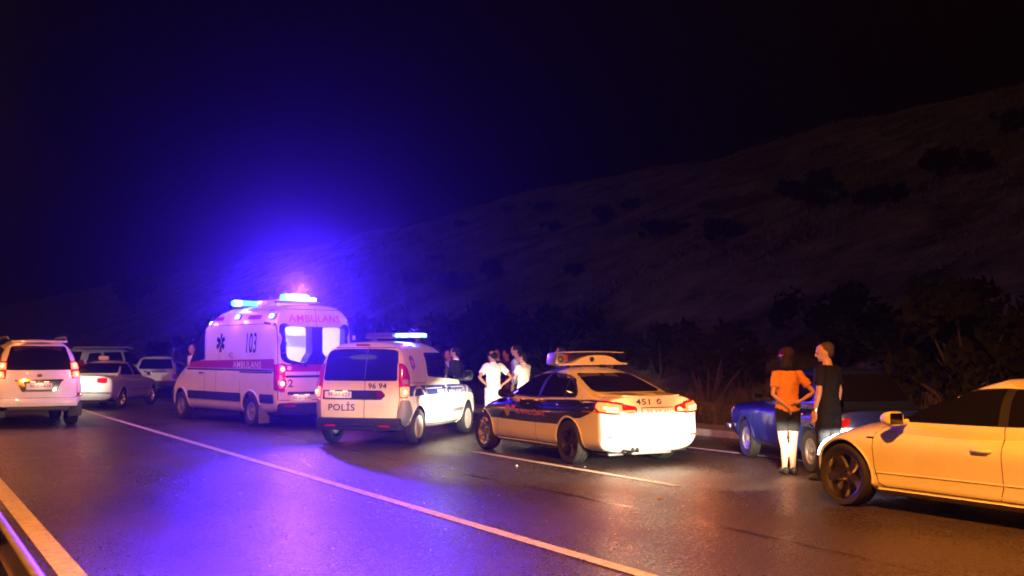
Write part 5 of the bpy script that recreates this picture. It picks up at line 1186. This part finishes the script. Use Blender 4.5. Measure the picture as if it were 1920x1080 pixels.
def hatchback():
    c = Car('boxy_hatchback', 'small boxy white hatchback with black bumper in front of the ambulance', 'car', (9.25, 43.9), 72)
    lo = shell([(.3, -1.80), (.5, -1.86), (1.0, -1.84)], [(.3, 1.8), (.6, 1.86), (.9, 1.8)], [(-1.9, .36), (0, .30), (1.9, .36)], [(-1.9, 1.0), (0, .98), (.7, .97), (1.9, .90)],
               [(-1.9, .77), (0, .82), (1.9, .77)], [(0, .92), (.3, .98), (.6, 1.), (1, .95)], (.3, 1.0), n=9, Dr=.06, Df=.1, p=4, fil=.03, nu=30)
    cab = shell([(.6, -1.86), (1.0, -1.82), (1.3, -1.62), (1.5, -1.46)], [(.6, 1.0), (.98, .75), (1.3, .35), (1.5, .1)], [(-3, .6), (3, .6)], [(-1.9, 1.50), (-.5, 1.545), (.5, 1.5), (1., 1.4)],
                [(-1.9, .74), (-.5, .76), (1, .70)], [(0, 1.), (.4, 1.), (.7, .93), (.9, .84), (1, .78)], (.6, 1.53), n=7, Dr=.06, Df=.1, p=3, fil=.05, nu=30)
    AR = [(-1.05, .33, .38, .81), (1.15, .33, .38, .81)]
    c.body([lo, cab], WHITE2, AR, None, .26)
    c.patch('rear_window', rounded([(.52, 1.42), (-.52, 1.42), (-.62, 1.06), (.62, 1.06)], .05), 'B', GLASS, .006, .015, .08)
    c.patch('plate_shade', [(.42, .93), (-.42, .93), (-.42, .98), (.42, .98)], 'B', BLACKP, .012, .02, .1)
    plate(c, (.0, .85), .50, .12, 'B', '')
    mb = MB(); mb.box((-1.88, 0, .50), (.14, 1.58, .24), None, .03); c.add('rear_bumper', mb, BLACKP)
    for sg in (1, -1):
        sd = 'L' if sg > 0 else 'R'
        c.patch('tail_lamp', rounded([(sg * .74, .88), (sg * .60, .88), (sg * .60, .68), (sg * .74, .68)], .02), 'B', REDLENS, .012, .02, .06)
        c.patch('side_window', rounded([(.52, 1.02), (.2, 1.38), (-.35, 1.42), (-.35, 1.02)], .05), sd, GLASS, .006, .012, .07)
        c.patch('quarter_window', rounded([(-.45, 1.02), (-.45, 1.42), (-1.3, 1.40), (-1.5, 1.05)], .05), sd, GLASS, .006, .012, .07)
        c.lines('shut_line', [[(.62, .4), (.58, 1.0)], [(-.40, .4), (-.40, 1.42)]], sd, .010)
        c.patch('headlamp', rounded([(1.72, .70), (1.84, .70), (1.84, .82), (1.72, .82)], .02), sd, mat('clear_lens', (.5, .5, .5), .08), .006, .01)
    c.patch('windscreen', rounded([(-.54, 1.42), (.54, 1.42), (.64, 1.04), (-.64, 1.04)], .06), 'F', GLASS, .006, .02, .1)
    mb = MB(); mb.box((1.88, 0, .50), (.14, 1.58, .24), None, .03); c.add('front_bumper', mb, BLACKP)
    under(c, -1.6, 1.6, .62, .36)
    for x in (-1.05, 1.15):
        for sg in (1, -1): c.wheel(x, sg * .71, .33, .18, .20, 'steel', STEELW)
    lips(c, AR, WHITE2, .04, .012)
    return c

ambulance(); police_van(); police_saloon(); fastback(); blue_saloon()
offroader('off_roader', 'white off-roader seen from behind with lit tail lamps and chrome plate surround', (2.93, 28.7), 90, True, '90-JO-026')
offroader('estate_off_roader', 'white off-roader with dark windows standing crosswise behind the silver saloon', (8.6, 49.4), 22, False, '', WHITE2, False)
saloon('silver_saloon', 'silver saloon with a small white roof sign, boot lit by headlamps behind it', (6.04, 35.74), 60, SILVER, ALLOY, True)
saloon('white_saloon', 'white saloon mostly hidden behind the men standing at the roadside', (12.1, 25.6), 62, WHITE, ALLOY)
hatchback()
# ------------------------------------------------------------------ people
SKIN = mat('skin', (.46, .25, .17), .5, var=.08, vscale=12); SKIN2 = mat('tanned_skin', (.36, .19, .12), .5, var=.08, vscale=12)
HAIR = mat('black_hair', (.010, .008, .007), .65, spec=.2, bump=.6, bscale=60); HAIRB = mat('cropped_brown_hair', (.045, .026, .016), .7, bump=.5, bscale=120)
EYE = mat('eye_dark', (.02, .015, .012), .2)
def cloth(name, c): return mat(name, c, .85, var=.12, vscale=9, bump=.35, bscale=14, spec=.2)
BLACKSHOE = mat('dark_shoe', (.03, .03, .032), .5)
def remesh(mb, name, m, parent, vox, smooth=4, fold=0.):
    o = mb.build(name, m, None, False); md = o.modifiers.new('r', 'REMESH'); md.mode = 'VOXEL'; md.voxel_size = vox; md.use_smooth_shade = True
    sm = o.modifiers.new('s', 'SMOOTH'); sm.factor = .5; sm.iterations = smooth; apply_mods(o); o.data.materials.clear(); o.data.materials.append(m)
    if fold:
        from mathutils import noise as NZ
        me = o.data; off = Vector((random.uniform(0, 50), random.uniform(0, 50), 0)); nr = [v.normal.copy() for v in me.vertices]
        for v, n_ in zip(me.vertices, nr):
            c = v.co; a = NZ.noise(Vector((c.x * 13, c.y * 13, c.z * 5.5)) + off); b = NZ.noise(Vector((c.x * 6 + c.z * 9, c.y * 6 - c.z * 7, c.z * 14)) + off * 2); e = NZ.noise(c * 28 + off)
            v.co = c + n_ * fold * (.45 + max(-.5, 1. * a + .8 * (abs(b) * 2 - .5) + .35 * e))
        me.update()
    o.data.polygons.foreach_set('use_smooth', [True] * len(o.data.polygons)); o.parent = parent; return o
def ell(mb, c, r, M=None, n=14):
    V = []; F = []
    for i in range(1, n):
        for j in range(n * 2):
            a = math.pi * i / n; b = math.pi * j / n; v = Vector((r[0] * math.sin(a) * math.cos(b), r[1] * math.sin(a) * math.sin(b), r[2] * math.cos(a))); V.append((M @ v if M else v) + Vector(c))
    k = n * 2
    for i in range(n - 2):
        for j in range(k): F.append((i * k + j, i * k + (j + 1) % k, (i + 1) * k + (j + 1) % k, (i + 1) * k + j))
    F.append(tuple(reversed(range(k)))); F.append(tuple((n - 2) * k + j for j in range(k))); mb.add(V, F)
HANG = lambda s: [(-.02, s * .235, 1.15), (.04, s * .25, .90), (.02, 0, -1)]
HIPS = lambda s: [(-.15, s * .40, 1.17), (-.09, s * .20, 1.01), (.5, -s * .3, -.5)]
FOLD = lambda s: [(.07, s * .255, 1.17), (.22, -s * .02, 1.19 + s * .02), (.1, -s, .1)]
POCK = lambda s: [(-.08, s * .27, 1.15), (.05, s * .21, .92), (.2, -s * .1, -1)]
def person(name, label, loc, head, H=1.75, arms=(HANG, HANG), top=(.7, .7, .7), sleeve=.55, bottom=(.03, .03, .04), shorts=None, skin=SKIN, hair=HAIR, look=0., nod=0., fem=False, vox=.014, z0=0., bald=False, bob=False, cap=None, watch=False, stance=.10, lean=0., tn=None, collar=None, step=.04):
    k = H / 1.75; r = empty(name, (loc[0], loc[1], z0), R(head)); tag(r, label, 'person')
    S = lambda p: Vector(p) * k
    sh = .165 if fem else .185; wr = .9 if fem else 1.
    torso = [(.86, .10, .155), (.92, .118, .168 if not fem else .172), (1.0, .112, .160), (1.08, .098 * wr + .004, .138), (1.2, .108, .150), (1.32, .120, .170 * wr), (1.41, .105, .178 * wr), (1.455, .075, .120), (1.49, .06, .066)]
    nb = (.0, 0, 1.50)
    HM = Matrix.Rotation(R(look), 3, 'Z') @ Matrix.Rotation(R(nod), 3, 'Y'); piv = Vector((.0, 0, 1.53))
    hp = lambda p: S(piv + HM @ (Vector(p) - piv))
    body = MB()
    body.tube([S((lean * (z - .9), 0, z)) for z, a, b in torso] + [S((lean * .6 + .01, 0, 1.57))], [(a * k, b * k) for z, a, b in torso] + [(.055 * k, .055 * k)], 16)
    hs = [(1.545, .062, .028, .03), (1.565, .048, .055, .048), (1.60, .036, .078, .062), (1.645, .022, .097, .074), (1.69, .010, .101, .078), (1.73, .0, .093, .072), (1.757, -.004, .066, .052), (1.77, -.004, .03, .025)]
    body.tube([hp((x + lean * .6, 0, z)) for z, x, a, b in hs], [(a * k, b * k) for z, x, a, b in hs], 16)
    ell(body, hp((.118 + lean * .6, 0, 1.642)), (.020 * k, .013 * k, .026 * k), HM); ell(body, hp((.100 + lean * .6, 0, 1.685)), (.018 * k, .045 * k, .012 * k), HM); ell(body, hp((.098 + lean * .6, 0, 1.598)), (.016 * k, .024 * k, .008 * k), HM); ell(body, hp((.094 + lean * .6, 0, 1.565)), (.018 * k, .022 * k, .014 * k), HM)
    for s in (1, -1): ell(body, hp((-.002 + lean * .6, s * .079, 1.648)), (.022 * k, .010 * k, .032 * k), HM)
    armp = []
    for s, A in ((1, arms[0](1)), (-1, arms[1](-1))):
        sp = Vector((lean * .5, s * sh, 1.415)); e, w, d = Vector(A[0]), Vector(A[1]), Vector(A[2]).normalized()
        if fem: e.y *= .95
        body.tube([S(sp - Vector((0, s * .05, -.01))), S(sp), S(sp.lerp(e, .5)), S(e), S(e.lerp(w, .3)), S(e.lerp(w, .75)), S(w)], [q * k * (.88 if fem else 1) for q in (.045, .056, .046, .038, .040, .030, .026)], 12)
        side = Vector((1, 0, 0)) if abs(d.x) < .7 else Vector((0, 0, 1)); nn = d.cross(side).normalized(); side = nn.cross(d).normalized()
        pc = w + d * .045; body.tube([S(w), S(w + d * .04), S(w + d * .085)], [(.026 * k, .026 * k), (.038 * k, .017 * k), (.036 * k, .014 * k)] if abs(side.x) > .5 else [(.026 * k, .026 * k), (.026 * k, .026 * k), (.025 * k, .024 * k)], 10)
        for q, ln in ((-.03, .062), (-.010, .074), (.010, .078), (.029, .070)):
            b0 = w + d * .075 - side * q * -1; cu = -nn * s * .012
            body.tube([S(b0), S(b0 + d * ln * .5 + cu), S(b0 + d * ln + cu * 2.6)], [.0095 * k, .009 * k, .0075 * k], 7)
        tb = w + d * .02 + side * .03; body.tube([S(tb), S(tb + side * .022 + d * .025), S(tb + side * .026 + d * .055)], [.012 * k, .0105 * k, .008 * k], 7)
        armp.append((s, sp, e, w))
    legs = []
    for s in (1, -1):
        st = s * stance; xo = step * s
        L = [(0, s * .088, .93, .088), (xo * .3, s * .095 + (st - s * .095) * .3, .74, .080), (xo * .6 + .012, (st + s * .098) / 2, .51, .056), (xo * .8 - .012, st, .37, .054), (xo, st, .12, .036), (xo, st, .06, .038)]
        legs.append(L); body.tube([S(p[:3]) for p in L], [p[3] * k * (1.1 if fem else 1) for p in L], 14)
        body.tube([S((xo - .06, st, .045)), S((xo + .02, st, .045)), S((xo + .16, st * 1.15, .03))], [.035 * k, .04 * k, .025 * k], 10)
    remesh(body, 'body', skin, r, vox)
    tm = tn or cloth(name + '_top_%d' % (hash(tuple(top)) % 999), top)
    sb = MB(); g = .016
    zz = [(.865 if not fem else .90, .128, .182 if not fem else .176), (.93, .130, .182), (1.0, .122, .172), (1.08, .108 if fem else .118, .150 if fem else .16), (1.2, .122, .166 if not fem else .158), (1.32, .134, .186 * wr), (1.41, .120, .192 * wr), (1.455, .088, .140), (1.485, .066, .078)]
    sb.tube([S((lean * (z - .9) - .004, 0, z)) for z, a, b in zz], [(a * k, b * k) for z, a, b in zz], 20)
    for s, sp, e, w in armp:
        pts = [sp - Vector((0, s * .06, -.015)), sp + Vector((0, 0, .006))]
        if sleeve <= 1: pts += [sp.lerp(e, sleeve * .5), sp.lerp(e, sleeve)]; rd = [.062, .074, .068, .068]
        else: pts += [sp.lerp(e, .5), e, e.lerp(w, .5), e.lerp(w, .93)]; rd = [.06, .07, .06, .054, .048, .038]
        sb.tube([S(p) for p in pts], [q * k * (.92 if fem else 1) for q in rd], 14)
    remesh(sb, 'shirt', tm, r, max(vox, .010), 3, .011)
    if collar:
        cb_ = MB(); cb_.lathe([(.070 * k, 1.478 * k), (.068 * k, 1.515 * k), (.060 * k, 1.512 * k), (.062 * k, 1.478 * k)], (lean * .55 * k, 0, 0), 'z', 24, False); cb_.build('collar', cloth('white_collar', collar), r)
    pb = MB(); cut = shorts if shorts else .07
    pz = [(.80, .085, .14), (.86, .118, .170), (.93, .126, .178 if not fem else .176), (1.0, .116, .162), (1.04, .108, .152)]
    if not fem: pb.tube([S((-.002, 0, z)) for z, a, b in pz], [(a * k, b * k) for z, a, b in pz], 18)
    else: pb.tube([S((-.008, 0, z)) for z, a, b in pz], [(a * 1.02 * k, b * k) for z, a, b in pz], 18)
    for L in legs:
        pts = []; rd = []
        for i, p in enumerate(L):
            if p[2] >= cut: pts.append(p[:3]); rd.append(p[3] + (.014 if shorts else .022))
            elif pts:
                q = L[i - 1]; t = (q[2] - cut) / (q[2] - p[2]); pts.append(tuple(q[j] + (p[j] - q[j]) * t for j in range(3))); rd.append(q[3] + (p[3] - q[3]) * t + (.014 if shorts else .026)); break
        pb.tube([S(p) for p in pts], [q * k for q in rd], 14)
    remesh(pb, 'shorts' if shorts else 'trousers', cloth(name + '_bottom_%d' % (hash(tuple(bottom)) % 999), bottom), r, max(vox, .010), 3, .006)
    for s, L in zip((1, -1), legs):
        x, y = L[-1][0], L[-1][1]; f = MB(); f.tube([S((x - .085, y, .04)), S((x - .05, y, .055)), S((x + .03, y, .06)), S((x + .12, y * 1.1, .045)), S((x + .185, y * 1.16, .028))], [(.040 * k, .036 * k), (.055 * k, .042 * k), (.058 * k, .046 * k), (.044 * k, .048 * k), (.022 * k, .034 * k)], 12)
        remesh(f, 'shoe', BLACKSHOE, r, .011, 2)
    hb = MB(); lx = lean * .6
    if bald: ell(hb, hp((-.035 + lx, 0, 1.655)), (.088 * k, .091 * k, .075 * k), HM); ell(hb, hp((.02 + lx, 0, 1.70)), (.085 * k, .086 * k, .075 * k), HM)
    elif hair is HAIRB: ell(hb, hp((-.034 + lx, 0, 1.698)), (.099 * k, .086 * k, .086 * k), HM); ell(hb, hp((-.058 + lx, 0, 1.65)), (.058 * k, .078 * k, .078 * k), HM)
    else: ell(hb, hp((-.022 + lx, 0, 1.692)), (.112 * k, .091 * k, .096 * k), HM); ell(hb, hp((-.058 + lx, 0, 1.635)), (.068 * k, .083 * k, .088 * k), HM)
    if bob:
        ell(hb, hp((-.045 + lx, 0, 1.60)), (.085 * k, .118 * k, .13 * k), HM); ell(hb, hp((-.05 + lx, 0, 1.54)), (.075 * k, .135 * k, .07 * k), HM)
    remesh(hb, 'hair', hair, r, .009, 1, .009 if hair is HAIR else .003)
    for s in (1, -1):
        q = MB(); ell(q, hp((.094 + lx, s * .034, 1.662)), (.010 * k, .014 * k, .008 * k), HM, 6); q.build('eye', EYE, r)
    if cap:
        cm = cloth('dark_cap_cloth', (.03, .012, .02)); q = MB(); ell(q, hp((-.008 + lx, 0, 1.725)), (.128 * k, .108 * k, .098 * k), HM); c_ = remesh(q, 'cap', cm, r, .011, 2)
        q = MB(); q.lathe([(.122 * k, -.014), (.127 * k, 0), (.122 * k, .014)], (0, 0, 0), 'z', 28, True)
        q.V = [tuple(hp((0 + lx, 0, 1.70)) + HM @ Vector((v[0], v[1] * .84, v[2]))) for v in q.V]; q.build('cap_band', mat('reflective_red_band', (.6, .02, .10), .35), c_)
        q = MB(); q.tube([hp((.09 + lx, 0, 1.70)), hp((.15 + lx, 0, 1.695)), hp((.205 + lx, 0, 1.68))], [(.008 * k, .085 * k), (.007 * k, .08 * k), (.005 * k, .05 * k)], 14); q.build('cap_peak', cm, c_)
    if watch:
        s, sp, e, w = armp[0]; d = (w - e).normalized(); q = MB(); p = e.lerp(w, .93); q.tube([S(p - d * .013), S(p + d * .013)], .037 * k, 16); q.build('wrist_watch', CHROME, r)
    return r
WL = lambda s: [(-.07, .255, 1.14), (-.165, .075, .985), (.05, -.55, -.75)]
WR = lambda s: [(-.06, -.385, 1.165), (-.16, -.125, 1.045), (.05, 1., -.15)]
person('person', 'person in orange top, black shorts and cap standing with hands behind the back', (10.72, 11.2), 66, 1.67, (WL, WR), (.62, .24, .03), .62, (.012, .012, .014), .62, SKIN, HAIR, 12, 5, True, .008, bob=True, cap=True, stance=.055, step=.015)
person('person', 'person in black T-shirt and dark trousers with a wrist watch, head turned and looking down', (10.62, 10.36), 102, 1.76, (HANG, HANG), (.008, .008, .010), .70, (.008, .009, .014), None, SKIN, HAIRB, 30, 14, False, .009, watch=True)
person('person', 'person in white polo shirt standing with both hands on the hips', (11.42, 20.89), 84, 1.68, (HIPS, HIPS), (.80, .78, .74), .60, (.72, .70, .66), None, SKIN2, HAIR, 30, 12, vox=.012, bald=True, collar=(.8, .78, .75))
person('person', 'tall person in pale blue shirt facing the ambulance behind the one with folded arms', (12.29, 21.35), 140, 1.81, (POCK, POCK), (.36, .46, .62), 1.5, (.03, .03, .04), None, SKIN, HAIR, 8, 8, vox=.013)
person('person', 'person in white short sleeved shirt standing with folded arms', (11.90, 20.42), 118, 1.66, (FOLD, FOLD), (.80, .79, .78), .60, (.05, .05, .07), None, SKIN, HAIR, 20, 10, vox=.012, collar=(.8, .78, .8))
person('person', 'bystander in dark jacket behind the person in white polo shirt', (13.05, 23.64), 215, 1.72, (HANG, HANG), (.035, .02, .03), 1.5, (.02, .02, .025), None, SKIN2, HAIR, 0, 4)
person('person', 'bystander in dark red shirt next to the tall person in pale blue', (13.50, 23.97), 175, 1.71, (POCK, HANG), (.09, .02, .03), 1.5, (.02, .02, .025), None, SKIN2, HAIR, 15, 4)
person('person', 'police officer in dark uniform with white collar in front of the van', (11.20, 22.25), 125, 1.76, (HANG, HANG), (.014, .014, .025), 1.5, (.014, .014, .022), None, SKIN, HAIR, 10, 5, collar=(.8, .8, .8))
person('person', 'person in pale grey shirt seen beyond the van window', (11.62, 23.45), 200, 1.70, (HANG, HANG), (.45, .50, .60), .6, (.04, .035, .04), None, SKIN, HAIR, 0, 5)
person('person', 'person mostly hidden behind the light bar of the patrol saloon', (13.88, 22.02), 140, 1.78, (HANG, HANG), (.05, .04, .05), 1.5, (.02, .02, .02), None, SKIN2, HAIR, 0, 0)
person('person', 'person in white shirt standing behind the ambulance mirror', (7.52, 31.5), 190, 1.86, (HANG, HANG), (.75, .72, .70), .6, (.05, .05, .06), None, SKIN, HAIRB, 0, 5)
# ------------------------------------------------------------------ litter and haze
lt = MB()
for cx, cy, n in ((3.7, 11.5, 10), (2.8, 14.9, 8), (6.2, 9.7, 22), (7.6, 9.9, 26), (5.5, 13.4, 12), (8.3, 15.5, 14), (9.6, 11.2, 10), (7.4, 13.5, 18), (4.2, 18., 12)):
    for i in range(max(2, n // 3)):
        s = random.uniform(.004, .012) if random.random() < .88 else random.uniform(.014, .024)
        lt.box((cx + random.gauss(0, 1.1), cy + random.gauss(0, 1.5), s * .35), (s * 2, s * 1.4, s * .7), Matrix.Rotation(random.uniform(0, 6.28), 3, 'Z') @ Matrix.Rotation(random.uniform(-.3, .3), 3, 'X'))
lo_ = lt.build('litter', mat('pale_grit', (.55, .52, .46), .5, var=.3, vscale=2), None, False); tag(lo_, 'scattered pale grit and litter on the asphalt', 'litter', kind='stuff')
hz = MB(); hz.box((-85, 310, 22.5), (800, 1320, 47)); h = hz.build('haze', None, None, False); tag(h, 'faint haze added to spread the blue beacon glow', 'haze', kind='stuff')  # haze volume added so the beacon light spreads into a halo
hm = bpy.data.materials.new('glow_haze'); hm.use_nodes = True; nt = hm.node_tree; nt.nodes.clear(); out = nt.nodes.new('ShaderNodeOutputMaterial'); pv = nt.nodes.new('ShaderNodeVolumePrincipled')
pv.inputs['Color'].default_value = (.86, .88, .92, 1); pv.inputs['Density'].default_value = .0015; pv.inputs['Anisotropy'].default_value = .92
nt.links.new(pv.outputs[0], out.inputs['Volume']); h.data.materials.append(hm)
